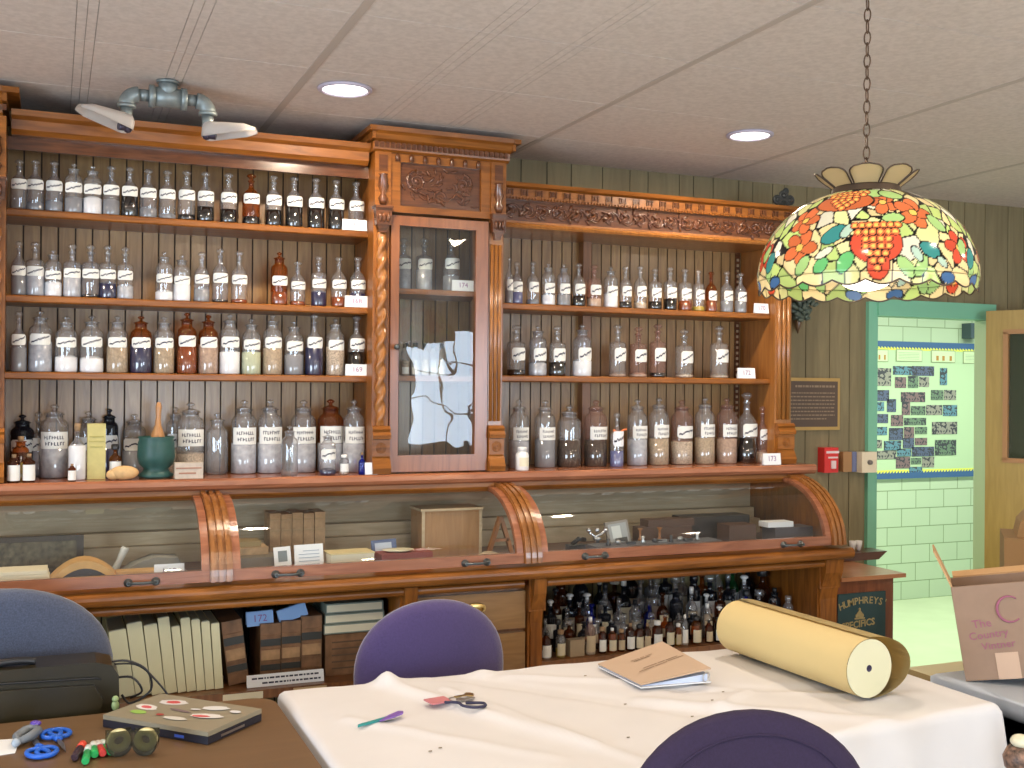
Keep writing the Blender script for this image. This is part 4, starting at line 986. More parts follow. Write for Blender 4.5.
def bigbook(px0, px1, hpx, lbl, lean=0, nb=2, y=3.31):
    a, e = at(px0, 685, Y=y).x, at(px1, 685, Y=y).x; w_ = e-a-.002; h = hpx/ppm(a, y)
    b = MB(); b.box(0, w_, 0, .20, 0, h); b.mi = 1
    for q in ((.62, .74),) + (((.20, .30),) if nb > 1 else ()): b.box(.0005, w_-.0005, -.0025, 0, h*q[0], h*q[1])
    b.mi = 0
    for q in (.16, .34, .58, .78): b.box(.0, w_, -.004, 0, h*q, h*q+.004)
    b.mi = 2; b.box(.003, w_-.003, -.0022, 0, h*.38, h*.55)
    o = obj('antique_ledger', b, [OBK, SPN, mat('worn_calf', (.36, .21, .10), .6, noise=.3, nscale=30)], None, bevel=.0015); o.location = (a, y, ZS+.001); o.rotation_euler = (0, R(lean), 0)
    return tag(o, lbl, 'book', 'antique calf ledgers on the lower shelf')
bigbook(229, 250, 64, 'leaning antique brown ledger beside the cream volumes', -7.5)
bigbook(260, 281, 58, 'upright antique ledger, left of three under the blue cards')
bigbook(281, 301, 59, 'upright antique ledger, middle one of three under the blue cards')
bigbook(301, 322, 62, 'upright antique ledger, right one of three beside the cream stack', nb=1)
p0, p1 = at(325, 685, Y=3.31), at(385, 680, Y=3.31)
b = MB(); b.box(0, .20, 0, .20, 0, .125); b.mi = 1
for q in range(5): b.box(.02, .19, -.002, 0, .02+.02*q, .024+.02*q)
o = obj('thick_ledger', b, [OBK, mat('ledger_print', (.12, .07, .04), .7)], None, bevel=.003); o.location = (p0.x, 3.31, ZS+.001); tag(o, 'thick brown ledger lying under the stack of cream books', 'book')
for i in range(3):
    b = MB(); b.box(0, .195-.006*i, 0, .18, 0, .030); b.mi = 1; b.box(.003, .190-.006*i, -.0005, .17, .004, .026)
    o = obj('cream_flat_book', b, [mat('faded_green_cover', (.20, .24, .20), .7), CREAMP], None); o.location = (p0.x-.004+.004*i, 3.315+.004*i, ZS+.1275+.031*i)
    tag(o, 'cream edged book lying flat, %s of the stack of three' % ('bottom', 'middle', 'top')[i], 'book', 'stack of flat cream books')
BLC = mat('blue_card', (.25, .42, .72), .7)
hb = ZS+.001+60/ppm(.6, 3.31)
card(260, 625, 26.5, 14, 3.315, hb+.001, '172', 'pale blue card marked 172 standing on the antique ledgers', m_=BLC, lean=-2, tilt=4) if False else None
ztop1 = at(270, 625, Y=3.33).z
def bluecard(px, py, wpx, hpx, lean, num, lbl, y=3.36):
    p = at(px, py, Y=y); k = ppm(p.x, p.y); w_, h_ = wpx/k, hpx/k
    M = Matrix.Translation(p) @ Matrix.Rotation(R(lean), 4, 'Y') @ Matrix.Rotation(R(-10), 4, 'X')
    t = empty('blue_card', p, lbl, 'card')
    obj('card', MB().box(-w_/2, w_/2, -.0005, .0005, -h_/2, h_/2, M), BLC, t)
    obj('fold', MB().box(-w_/2, w_/2, -.0005, .0005, -h_/2, h_/2, Matrix.Translation((0, .02, 0)) @ Matrix.Translation(p) @ Matrix.Rotation(R(lean), 4, 'Y') @ Matrix.Rotation(R(14), 4, 'X')), BLC, t)
    if num: obj('number', text_mesh(num, h_*.7, PINKINK, M @ Matrix.Translation((0, -.001, 0)) @ FACE, .0001, 'number'), None, t)
bluecard(260, 618.5, 26.5, 14, -2, '172', 'level pale blue card marked 172 on the antique ledgers', 3.33)
bluecard(292.5, 613, 29, 12.5, -15, None, 'tilted blank blue card on the antique ledgers', 3.33)
p = at(286, 682, Y=3.262); M = Matrix.Translation((p.x, 3.262, ZS+.001)) @ Matrix.Rotation(R(-14), 4, 'X')
t = empty('caption_strip', (p.x, 3.262, ZS), 'long white caption strip in front of the antique ledgers', 'label')
obj('strip', MB().box(-.115, .115, -.0005, .0005, 0, .036, M), WHITE, t)
b = MB(); rs = random.Random(2)
for zz in (.022, .008):
    x = -.10+(.03 if zz < .01 else 0)
    while x < .10:
        w_ = rs.uniform(.004, .016); b.box(x, x+w_, -.0012, -.0006, zz, zz+.005, M); x += w_+.003
obj('typed_lines', b, INK, t)
# dark books behind
rs = random.Random(9)
for i in range(8):
    px = 128+i*18; p = at(px, 640, Y=3.56); h = rs.uniform(.225, .25)
    o = obj('dark_volume', MB().box(-.022, .022, 0, .12, 0, h+.004), mat('dark_green_binding', (.03, .045, .038), .7) if i % 2 else mat('black_binding', (.02, .02, .022), .7), None, bevel=.002); o.location = (p.x, 3.56, ZS+.001)
    tag(o, 'dark bound volume in shadow behind the pale books, %s from left' % ORD[i], 'book', 'dark volumes at the back of the lower shelf')

# ------------------------------------------------------------------ crowded bottles on the lower right shelf
rs = random.Random(21)
LOWL = [LABM, LABY, mat('buff_label', (.50, .40, .26), .7)]
fr_px = [(546, 10.5, 26, 'n', 'white'), (560.5, 9.5, 27, 'c', 'yellow'), (590, 11, 37, 'p', 'mix'), (602, 8.5, 26, 'n', None), (612, 9, 24, 'a', 'amber'), (621, 7.5, 22, 'a', None), (630, 9.5, 27, 'n', None), (639, 9, 25, 'n', None), (647, 7.5, 25, 'n', 'pink'), (657, 10.5, 27, 'n', None), (669.5, 9.5, 28, 'n', None), (678, 6.5, 22, 'a', 'yellow'), (684.5, 7, 30, 's', 'mix'), (696, 10.5, 28, 'a', None), (708.6, 8, 22, 'n', None), (718, 8, 24, 'd', None), (728, 9, 24, 's', None), (739, 9, 26, 'n', None), (751, 9, 22, 'd', None)]
CN = {'n': 'brown', 'c': 'clear', 'p': 'pinkish', 'a': 'amber', 's': 'greyish', 'd': 'dark', 'g': 'green', 'b': 'blue'}
for i, (px, wpx, hpx, gl, cont) in enumerate(fr_px):
    y = 3.275; p = at(px, 660, Y=y); k = ppm(p.x, y)
    bottle(p.x, y, ZS+.0006, wpx/k/2, hpx/k, 'vial' if gl != 'p' else 'wide', gl, cont, .35, 'cap' if i % 2 else 'cork', (.08, .52), 'lines' if i % 3 else None, LOWL[i % 3], 1.1,
           'small %s medicine bottle, %s from left in the front row of lower right shelf' % (CN[gl], ORD[i]), 'small medicine bottles on the lower right shelf', stopm=[BLK, CORK, WPL][rs.randint(0, 2)], name='medicine_bottle')
o = put('small_carton', 575, 660, 3.275, MB().box(-.026, .026, -.018, .018, 0, .055), mat('brown_carton', (.33, .25, .16), .8), 'small square brown carton in the front row of the lower shelf', 'box', z=ZS, bevel=.001)
sizes = [(3.345, 31, 'mid'), (3.42, 42, 'third'), (3.50, 50, 'fourth'), (3.59, 58, 'back')]
for ri, (y, hh, nm) in enumerate(sizes):
    px = 545+5*ri; i = 0
    while px < 806:
        p = at(px, 655, Y=y)
        if p.x > 2.54: break
        wpx = rs.uniform(9.5, 13.5) if ri < 2 else rs.uniform(12, 17)
        gl = rs.choices('ndscbag', (3, 5, 3, 2, .7, .8, .5))[0] if not (ri == 3 and abs(px-733) < 9) else 'g'
        kind = rs.choice(('narrow', 'narrow', 'wide', 'square')); k = ppm(p.x, y)
        bottle(p.x, y, ZS+.0006, wpx/k/2, hh*rs.uniform(.86, 1.12)/k, kind, gl, rs.choice((None, 'dark', 'navy', 'grey')) if gl in 'sc' else None, .4, rs.choice(('disc', 'cork', 'cap')), (.2, .5) if rs.random() < .7 else None, 'lines', LOWL[rs.randint(0, 2)], 1.0,
               '%s glass %s crowded in the %s row of lower right shelf, %s from left' % (CN[gl], 'jar' if kind == 'wide' else 'bottle', nm, ORD[i]), 'old bottles crowded on the lower right shelf', stopm=[BLK, None, WPL, CLR][rs.randint(0, 3)], name='old_bottle')
        px += wpx+rs.uniform(1.5, 3.5); i += 1

# ------------------------------------------------------------------ ceiling downlights
LENS = mat('lamp_lens', (1, 1, 1), .5, emit=(1, .93, .85), es=9)
def downlight(x, y, lbl, grp=None):
    t = empty('downlight', (x, y, ZC-.010), lbl, 'ceiling light', grp)
    b = MB(); b.lathe([(.068, 0), (.078, .003), (.078, .008), (.064, .010), (.064, .002), (.068, 0)], (0, 0, 0), 36, caps=False); obj('trim_ring', b, mat('lamp_trim', (.55, .5, .6), .4), t, world=False)
    obj('lens', MB().lathe([(.001, .006), (.064, .005), (.064, .009), (.001, .010)], seg=32, caps=False), LENS, t, world=False)
    return t
d1 = downlight(*CANS[0], 'round white recessed ceiling light near the tower cupboard')
d2 = copy_tree(d1); d2.location = (CANS[1][0], CANS[1][1], ZC-.010); d2['label'] = 'round white recessed ceiling light beside the hanging glass lamp'
for c in CANS[2:]:
    d = copy_tree(d1); d.location = (c[0], c[1], ZC-.010); d['label'] = 'added recessed ceiling light out of the picture, unseen, lighting the room'; d['group'] = 'unseen added downlights'

# ------------------------------------------------------------------ pipe lamp
PIPE = mat('galvanised_pipe', (.26, .30, .30), .45, .5, noise=.2, nscale=40)
px_, py_ = .292, 3.21
t = empty('pipe_spotlight', (px_, py_, ZC), 'grey pipe fitting ceiling lamp with two white scoop shades', 'ceiling light')
zt = 2.309
b = MB()
b.lathe([(.026, 0), (.026, .050)], (px_, py_, zt), 20)
b.lathe([(.031, 0), (.031, .008)], (px_, py_, ZC-.009), 20)
Mx = Matrix.Translation((px_, py_, zt)) @ Matrix.Rotation(R(90), 4, 'Y')
b.lathe([(.027, -.045), (.027, .045)], m=Mx, seg=20)
for q in (-1, 1): b.lathe([(.031, -.008), (.031, .008)], m=Mx @ Matrix.Translation((0, 0, q*.043)), seg=20)
obj('tee_fitting', b, PIPE, t)
for q in (-1, 1):
    b = MB()
    zz = zt-.004 if q < 0 else zt
    b.tube([(px_+q*.045, py_, zt), (px_+q*.078, py_, zt)], .0165, 14)
    pts = [(px_+q*(.078+.032*math.sin(a*PI/16)), py_, zt-.032*(1-math.cos(a*PI/16))) for a in range(9)]
    b.tube(pts, .0225, 14)
    b.lathe([(.026, 0), (.026, .01)], (px_+q*.110, py_, zt-.040), 16)
    b.tube([(px_+q*.110, py_, zt-.036), (px_+q*.110, py_, zt-.078)], .0165, 14)
    obj('pipe_arm', b, PIPE, t)
    # scoop shade: half round trough, open below, pointing outwards
    sh = MB(); A = Vector((px_+q*.112, py_-.006, zt-.098))
    dirv = Vector((-q*-1*1.0, -.25, .30 if q > 0 else .34)); dirv = Vector((q*.92, -.30, .25 if q < 0 else .12)).normalized()
    side = dirv.cross(Vector((0, 0, 1))).normalized(); upv = side.cross(dirv).normalized()
    L = .155
    def P(u, v):
        a = PI*(-.05+1.10*v); wd = (.036+.004*u)*(1-.45*max(0, u-.8)/.2)
        if u < .15: wd *= math.sqrt(max(.02, 1-((.15-u)/.15)**2))
        return A + dirv*(L*u-.02) + side*(wd*math.cos(a)) + upv*(wd*math.sin(a)*(1.25-.75*u))
    sh.grid(P, 20, 14)
    bmesh.ops.solidify(sh.bm, geom=sh.bm.faces[:], thickness=.002)
    obj('scoop_shade', sh, mat('white_enamel', (.82, .78, .74), .35), t)
    so = MB(); so.tube([A-dirv*.004+upv*.004, A+dirv*.02-upv*.002], .011, 12); so.sphere(A-dirv*.006-side*.0+upv*.001, .012, 12, 8)
    obj('lamp_socket', so, mat('dark_socket', (.06, .05, .08), .3, .5), t)

# ------------------------------------------------------------------ tiffany pendant
LX, LY, LZ = 1.573, 1.825, 1.712
t = empty('pendant_lamp', (LX, LY, LZ), 'stained glass dome pendant lamp hanging on a chain over the table', 'lamp')
nu, nv = 540, 110; RD, HD = .223, .200
def dome_pt(ph, v):       # ph angle from facing camera, v 0 rim..1 top
    if v < .10: r = RD*(1-.02*(1-v/.10)); z = v*HD
    else:
        q = (v-.10)/.90; a = q*R(72); r = RD*math.cos(a)**.92; z = .10*HD+(HD*.90)*math.sin(a)/math.sin(R(72))
    return r, z
yawc = math.atan2(LX, LY)
verts = []; uv = []
scal = lambda ph: .010*abs(math.sin(ph*11))
for j in range(nv+1):
    v = j/nv
    for i in range(nu):
        ph = 2*PI*i/nu; r, z = dome_pt(ph, v)
        if v < .08: z -= (1-v/.08)*(.004+scal(ph))-.006
        a = -PI/2+ph-yawc    # facing camera at ph = 0
        verts.append((r*math.cos(a), r*math.sin(a), z)); uv.append((ph if ph < PI else ph-2*PI, z/HD))
faces = [(j*nu+i, j*nu+(i+1) % nu, (j+1)*nu+(i+1) % nu, (j+1)*nu+i) for j in range(nv) for i in range(nu)]
me = bpy.data.meshes.new('dome'); me.from_pydata(verts, [], faces); me.polygons.foreach_set('use_smooth', [True]*len(faces))
UV = np.array(uv); ph = UV[:, 0]; zz = UV[:, 1]
s_ = ph; 
PAL = dict(cream=(.92, .76, .40), lime=(.60, .78, .26), pale=(.88, .88, .42), green=(.16, .58, .20), orange=(.80, .20, .07), red=(.75, .10, .05), teal=(.05, .30, .30), blue=(.06, .16, .38), sky=(.52, .72, .62), yellow=(.95, .65, .15), white=(.92, .90, .74), lead=(.012, .010, .010))
# background voronoi panes, repeated every third of the turn
per = 2*PI/3
sm = np.mod(s_+per/2, per)-per/2
rn = np.random.default_rng(4)
seeds = np.stack([rn.uniform(-per/2, per/2, 95), rn.uniform(0, 1, 95)], 1)
wt = 1.05
d = np.full((len(s_), 2), 9.0); idx = np.zeros(len(s_), int)
for k_, (sx_, sz_) in enumerate(seeds):
    dx = np.abs(sm-sx_); dx = np.minimum(dx, per-dx)*np.cos(np.clip(zz, 0, .95)*1.2)*1.05
    dd = np.hypot(dx, (zz-sz_)*.80)
    nw = dd < d[:, 0]
    d[:, 1] = np.where(nw, d[:, 0], np.minimum(d[:, 1], dd)); idx = np.where(nw, k_, idx); d[:, 0] = np.where(nw, dd, d[:, 0])
colnames = ['cream', 'pale', 'lime', 'cream', 'pale', 'lime', 'cream', 'pale', 'cream', 'white', 'lime', 'pale', 'white']
cc = np.array([PAL[colnames[k_ % len(colnames)]] for k_ in range(95)])*rn.uniform(.8, 1.1, (95, 1))
C4 = cc[idx]; lead = (d[:, 1]-d[:, 0]) < .012
C4[lead] = PAL['lead']
CS = np.cos(np.clip(zz, 0, .95)*1.25)
def ell(cx, cz, a, b_, rot, col, edge=.008, rep=True):
    x = (sm if rep else s_)-cx; x = np.where(x > PI, x-2*PI, x)
    if rep: x = np.mod(x+per/2, per)-per/2
    x = x*np.cos(min(cz, .95)*1.2); y = (zz-cz)*.94
    c_, s__ = math.cos(rot), math.sin(rot); u = (x*c_+y*s__)/a; v_ = (-x*s__+y*c_)/b_
    q = np.sqrt(u*u+v_*v_); ew = edge/min(a, b_)
    C4[q < 1+ew] = PAL['lead']; C4[q < 1] = col
def P_(n, f=1): return tuple(c*f for c in PAL[n])
def flower(cx, cz, s__, col='orange', n=5, a0=0):
    for i in range(n):
        a = a0+2*PI*i/n; ell(cx+math.cos(a)*s__*.62, cz+math.sin(a)*s__*.62, s__*.50, s__*.36, a, P_(col, 1-.12*(i % 2)))
    ell(cx, cz, s__*.20, s__*.20, 0, P_('yellow'))
def crz(x, y_):
    rim = 552-66*math.cos(toph(x)); return max(.02, min(.96, (rim-y_)/(rim-165)))
def toph(x): return math.asin(max(-.98, min(.98, (x-505)/437)))
for (x, y_, s__) in ((250, 380, .16), (235, 285, .13), (590, 232, .12), (715, 272, .15), (850, 395, .15)):
    flower(toph(x)*1.0, crz(x, y_), s__, 'orange' if x < 800 else 'red', a0=x)
for (x, y_, a, b_, r_) in ((455, 225, .09, .06, .5), (620, 290, .08, .045, .1), (430, 430, .10, .06, 1.1), (650, 450, .11, .055, -.9), (705, 450, .10, .05, 1.2), (560, 192, .09, .05, 0), (795, 310, .09, .05, -1), (660, 200, .08, .05, -.3), (340, 440, .08, .05, .9), (110, 400, .08, .05, 1.2), (890, 470, .08, .05, 1.3), (270, 440, .10, .05, 1.0)):
    ell(toph(x), crz(x, y_), a, b_, r_, P_('green') if x in (340, 430) else (.42, .68, .26))
for (x, y_, a, b_, r_, cn) in ((380, 340, .11, .065, .7, 'teal'), (740, 400, .10, .06, -.6, 'teal'), (135, 430, .10, .06, 1.2, 'teal'), (155, 500, .08, .05, .3, 'blue'), (805, 492, .08, .05, -.2, 'blue'), (430, 330, .07, .035, 1.1, 'sky'), (690, 410, .07, .035, -1.1, 'sky'), (780, 440, .06, .03, -.7, 'sky'), (350, 400, .08, .03, .6, 'white')):
    ell(toph(x), crz(x, y_), a, b_, r_, P_(cn))
def grapes(cx, cz, W_, H_, rot=0):
    n = 7
    for j in range(n):
        m = max(1, round((n-j)*.9)+ (1 if j < 2 else 0))
        for i in range(m):
            x = (i-(m-1)/2)*W_/n*1.15; y = (H_/2-j*H_/n)
            X, Yy = x*math.cos(rot)-y*math.sin(rot), x*math.sin(rot)+y*math.cos(rot)
            ell(cx+X/math.cos(min(cz, .9)*1.2), cz+Yy, W_/n*.56, W_/n*.56, 0, P_('orange', 1.1), .007)
            ell(cx+X/math.cos(min(cz, .9)*1.2), cz+Yy, W_/n*.30, W_/n*.30, 0, P_('yellow', 1.0), 0)
def region(cx, cz, a, b_, col): ell(cx, cz, a, b_, 0, col)
region(toph(545), .36, .20, .19, P_('red')); region(toph(550), .14, .09, .13, P_('red'))
grapes(toph(547), .29, .38, .50)
region(toph(385), .82, .20, .10, P_('orange', .8)); grapes(toph(385), .82, .32, .22)
# lead along rim and top
C4[zz > .985] = PAL['lead']
ca = me.color_attributes.new('panes', 'FLOAT_COLOR', 'POINT')
buf = np.ones((len(s_), 4), np.float32); buf[:, :3] = C4; ca.data.foreach_set('color', buf.ravel())
m_ = bpy.data.materials.new('stained_glass'); m_.use_nodes = True; nt = m_.node_tree; nt.nodes.clear()
out = nt.nodes.new('ShaderNodeOutputMaterial'); at_ = nt.nodes.new('ShaderNodeAttribute'); at_.attribute_name = 'panes'
tl_ = nt.nodes.new('ShaderNodeBsdfTranslucent'); df = nt.nodes.new('ShaderNodeBsdfDiffuse'); gs = nt.nodes.new('ShaderNodeBsdfGlossy'); gs.inputs['Roughness'].default_value = .12
lk(nt, at_.outputs['Color'], tl_.inputs[0]); lk(nt, at_.outputs['Color'], df.inputs[0])
a1 = nt.nodes.new('ShaderNodeMixShader'); a1.inputs[0].default_value = .5; lk(nt, tl_.outputs[0], a1.inputs[1]); lk(nt, df.outputs[0], a1.inputs[2])
fr = two_sided_fresnel(nt, 1.38)
a2 = nt.nodes.new('ShaderNodeMixShader'); lk(nt, fr.outputs[0], a2.inputs[0]); lk(nt, a1.outputs[0], a2.inputs[1]); lk(nt, gs.outputs[0], a2.inputs[2]); lk(nt, a2.outputs[0], out.inputs[0])
me.materials.append(m_)
o = bpy.data.objects.new('glass_dome', me); COL.objects.link(o); o.parent = t
CAME = mat('lead_came', (.10, .07, .05), .4, .6)
b = MB(); b.lathe([(.074, .192), (.073, .196), (.069, .212), (.067, .215), (.062, .215), (.060, .192)], seg=40); obj('vase_cap_ring', b, CAME, t, world=False)
CREG = mat('cream_art_glass', (.72, .58, .33), .25)
for i in range(8):
    a = 2*PI*i/8+PI/2-yawc+PI
    b = MB(); c_ = MB(); rows = []
    def Pp(u, v):         # u -1..1 across, v 0..1 outward
        rr_ = .062+.042*v; wd = (.023+.016*v)*(1 if v < .55 else math.sqrt(max(0, 1-((v-.55)/.45)**2)))
        zc_ = .213+.034*v
        x_, y_ = rr_, u*wd
        return Vector((x_*math.cos(a)-y_*math.sin(a), x_*math.sin(a)+y_*math.cos(a), zc_))
    b.grid(lambda u, v: Pp(2*u-1, v*.995), 6, 10)
    bmesh.ops.solidify(b.bm, geom=b.bm.faces[:], thickness=.0015)
    pl = obj('crown_petal', b, CREG, t, world=False)
    ol = [Pp(-1, v/10*.995) for v in range(11)]+[Pp(1, v/10*.995) for v in range(10, -1, -1)]
    obj('lead_edge', MB().tube(ol, .0018, 6, closed=True), CAME, pl, world=False)
# rim leading
rim = []
for i in range(220):
    ph_ = 2*PI*i/220; r, z = dome_pt(ph_, 0); z -= (.004+scal(ph_))-.006; a = -PI/2+ph_-yawc; rim.append((r*math.cos(a), r*math.sin(a), z))
obj('rim_leading', MB().tube(rim, .0018, 5, closed=True), CAME, t, world=False)
b = MB(); b.lathe([(.013, .095), (.018, .10), (.016, .18), (.006, .19), (.006, .245)], seg=16); obj('lamp_holder', b, BRASS, t, world=False)
b = MB(); b.sphere((0, 0, .045), .066, 24, 14, (1, 1, .72)); obj('bulb', b, mat('bulb_glow', (1, 1, 1), .5, emit=(1, .92, .80), es=9), t, world=False)
l = bpy.data.lights.new('pendant_bulb', 'POINT'); l.energy = 22; l.color = (1, .86, .64); l.shadow_soft_size = .02
lo = bpy.data.objects.new('pendant_bulb', l); lo.location = (LX, LY, LZ+.115); COL.objects.link(lo)
# chain
ch = empty('lamp_chain', (LX, LY, 1.95), 'brown metal link chain carrying the stained glass lamp', 'chain')
z = LZ+.205+.045; i = 0; CHM = mat('chain_metal', (.13, .08, .05), .4, .7); lm = None
while z < ZC-.02:
    if lm is None:
        b = MB(); pts = [(.0065*math.cos(a/14*2*PI), 0, .0145*math.sin(a/14*2*PI)) for a in range(14)]; b.tube(pts, .0016, 6, closed=True); lm = b.mesh('chain_link', CHM)
    o = bpy.data.objects.new('chain_link', lm); COL.objects.link(o); o.parent = ch; o.location = (0, 0, z+.014-1.95); o.rotation_euler = (0, 0, R(30)+(PI/2 if i % 2 else 0))
    z += .0242; i += 1
obj('canopy', MB().lathe([(.012, 0), (.045, .006), (.055, .012)], (LX, LY, ZC-.013), 24), CHM, ch)

# ------------------------------------------------------------------ tables
TX_0, TX_1, TY0, TY1, TZ = .53, 2.100, 1.915, 2.675, .75
t = empty('folding_table', ((TX_0+TX_1)/2, 2.3, 0), 'folding table hidden under the white cloth', 'table')
fy = lambda x, k_: (1.89+.088*(x-1.08)/1.04+.012) if k_ == 0 else (2.682-.012*(x-1.08)/1.04-.012)
obj('table_top', MB().prism([(TX_0+.01, fy(TX_0, 0)), (TX_1-.01, fy(TX_1, 0)), (TX_1-.01, fy(TX_1, 1)), (TX_0+.01, fy(TX_0, 1))], 'Z', TZ-.035, TZ-.016), mat('table_laminate', (.45, .38, .28), .5), t)
for q in (TX_0+.15, TX_1-.15):
    for r__ in (TY0+.08, TY1-.08): obj('leg', MB().tube([(q, r__, 0.005), (q, r__, TZ-.036)], .013, 10), STEEL, t)
creases = [((.78, 2.66), (1.05, 2.05), .010, .025), ((.95, 2.68), (1.45, 2.10), -.008, .030), ((.90, 2.55), (1.10, 1.93), .006, .02), ((1.30, 2.3), (1.75, 1.95), .007, .03), ((1.45, 2.35), (2.0, 2.15), -.006, .03), ((.62, 2.4), (.95, 2.0), .004, .02), ((1.10, 2.62), (1.9, 2.1), .005, .02), ((1.6, 2.28), (1.2, 2.0), .005, .018)]
def cloth_z(x, y):
    z = 0
    for (a, b_), (c, d_), h, w_ in creases:
        vx, vy = c-a, d_-b_; L2 = vx*vx+vy*vy; t_ = max(0, min(1, ((x-a)*vx+(y-b_)*vy)/L2)); dd = math.hypot(x-a-t_*vx, y-b_-t_*vy)
        z += 1.5*h*math.exp(-(dd/w_)**2)*(1-t_*.4)
    z += .018*math.exp(-(((x-.79)/.035)**2+((y-2.665)/.03)**2)) + .010*math.exp(-(((x-1.05)/.03)**2+((y-2.67)/.02)**2))
    z += .0015*math.sin(x*17+y*9)+.001*math.sin(x*31-y*23)
    return max(z, -.006)
def cl(u, v):             # u across x incl. skirts, v across y incl. skirts
    SK = .25; Wt, Dt = TX_1-TX_0, TY1-TY0
    sx_ = -.10+u*(Wt+SK+.10); sy_ = -SK+v*(Dt+2*SK)
    ox = max(0, sx_-Wt) if sx_ > 0 else sx_; oy = max(0, sy_-Dt) if sy_ > 0 else sy_
    x = TX_0+min(max(sx_, 0), Wt); f_ = (x-1.08)/1.04; ya, yb = 1.89+.088*f_, 2.682-.012*f_; y = ya+(yb-ya)*min(max(sy_, 0), Dt)/Dt
    dropx, dropy = abs(ox), abs(oy); drop = max(dropx, dropy)
    z = TZ+(cloth_z(x, y) if drop == 0 else 0)
    if drop > 0:
        rd = .012
        z = TZ-max(0, drop-rd*.3)
        wv = .018*(drop/SK)
        if dropy > 0: y += math.copysign(min(rd, dropy)+wv*(.8+math.sin(x*19)*.6+.3*math.sin(x*43)), oy)
        if dropx > 0: x += math.copysign(min(rd, dropx)+(wv*(.8+math.sin(y*23)*.6) if ox > 0 else 0), ox)
        if dropx > 0 and dropy > 0:
            z = TZ-max(dropx, dropy)
    return Vector((x, y, z))
b = MB(); b.grid(cl, 190, 130)
CLO = mat('white_tablecloth', (.66, .65, .66), .85, noise=.02, nscale=8)
tc_ = tag(obj('tablecloth', b, CLO), 'white cloth draped over the long table', 'tablecloth')
# small specks on the cloth
for i, (px, py) in enumerate(((585, 676), (723, 690), (712, 701), (625, 701), (692, 714), (430, 750), (440, 747), (628, 737))):
    p = at(px, py, Z=TZ+.004); o = obj('paper_scrap', MB().prism([(-.004, -.0015), (.003, -.002), (.005, .001), (-.002, .002)], 'Z', 0, .0015), mat('dark_scrap', (.22, .18, .13), .8)); o.location = (p.x, p.y, TZ+cloth_z(p.x, p.y)+.002)
    tag(o, 'tiny dark scrap lying on the white tablecloth', 'scrap', 'tiny scraps on the tablecloth')

bt = empty('desk_table', (-.3, 2.3, 0), 'brown laminate table with a rounded corner left of the white cloth', 'table')
b = MB(); xr = .502; rc = .06
poly = [(-1.3, 1.6), (xr, 1.6)]+[(xr-rc+rc*math.cos(a/8*PI/2), 2.69-rc+rc*math.sin(a/8*PI/2)) for a in range(9)]+[(-1.3, 2.69)]
b.prism(poly, 'Z', .712, .74); obj('table_top', b, DESK, bt, bevel=.006)
for x, y in ((-1.15, 1.72), (-1.15, 2.55), (.38, 1.72), (.38, 2.55)): obj('leg', MB().tube([(x, y, .005), (x, y, .711)], .018, 10), BLK, bt)

# second table at the right
t2 = empty('side_table', (2.75, 1.95, 0), 'table with a pale cloth at the right carrying cardboard boxes', 'table')
b = MB(); b.box(2.182, 3.45, 1.55, 2.36, .705, .735); obj('table_top', b, mat('tan_table', (.45, .34, .16), .5), t2, bevel=.004)
for x, y in ((2.26, 1.65), (2.26, 2.25), (3.35, 1.65), (3.35, 2.25)): obj('leg', MB().tube([(x, y, .005), (x, y, .704)], .015, 10), STEEL, t2)
b = MB(); b.grid(lambda u, v: Vector((2.176+1.28*max(0, u-.05), 1.56+.70*v, .7375+(.003*math.sin(u*20)*math.sin(v*9)+.003 if u > .05 else -(.05-u)*2.5))), 60, 40); bmesh.ops.solidify(b.bm, geom=b.bm.faces[:], thickness=.002)
tag(obj('table_runner', b, mat('pale_cloth', (.74, .80, .90), .85)), 'pale bluish cloth spread on the right hand table', 'tablecloth')

# paper roll
A = Vector((1.812, 2.02, 0)); Bp = at(737, 654, Z=.75)
RR = .068
A = at(869, 701, Z=.752); A.z = 0; B2 = Vector((Bp.x, Bp.y, 0))
ax = (B2-A); Lr = ax.length; ang = math.atan2(ax.y, ax.x)
KRA = mat('kraft_paper', (.66, .51, .235), .75)
KEND = mat('roll_end', (.64, .62, .42), .8)
t = empty('paper_roll', (A.x, A.y, TZ+.009), 'large roll of yellow paper lying on the white tablecloth', 'paper roll', rz=ang)
RRr = .0715
Mr = Matrix.Translation((0, 0, RRr)) @ Matrix.Rotation(R(90), 4, 'Y')
b = MB(); seg = 48
b.lathe([(RRr, 0), (RRr, Lr)], m=Mr, seg=seg, caps=False)
b.lathe([(RRr, Lr), (.015, Lr)], m=Mr, seg=seg, caps=False)
obj('wound_paper', b, KRA, t, world=False)
b = MB()
b.lathe([(RRr-.001, -.0005), (.050, .0005), (.035, -.0005), (.0085, 0)], m=Mr, seg=seg, caps=False); obj('roll_end', b, KEND, t, world=False)
obj('core_tube', MB().lathe([(.0085, 0), (.0085, Lr), (.0075, Lr), (.0075, 0), (.0085, 0)], m=Mr, seg=20, caps=False).lathe([(.001, .03), (.0075, .03)], m=Mr, seg=20, caps=False), mat('core_dark', (.05, .04, .09), .7), t, world=False)
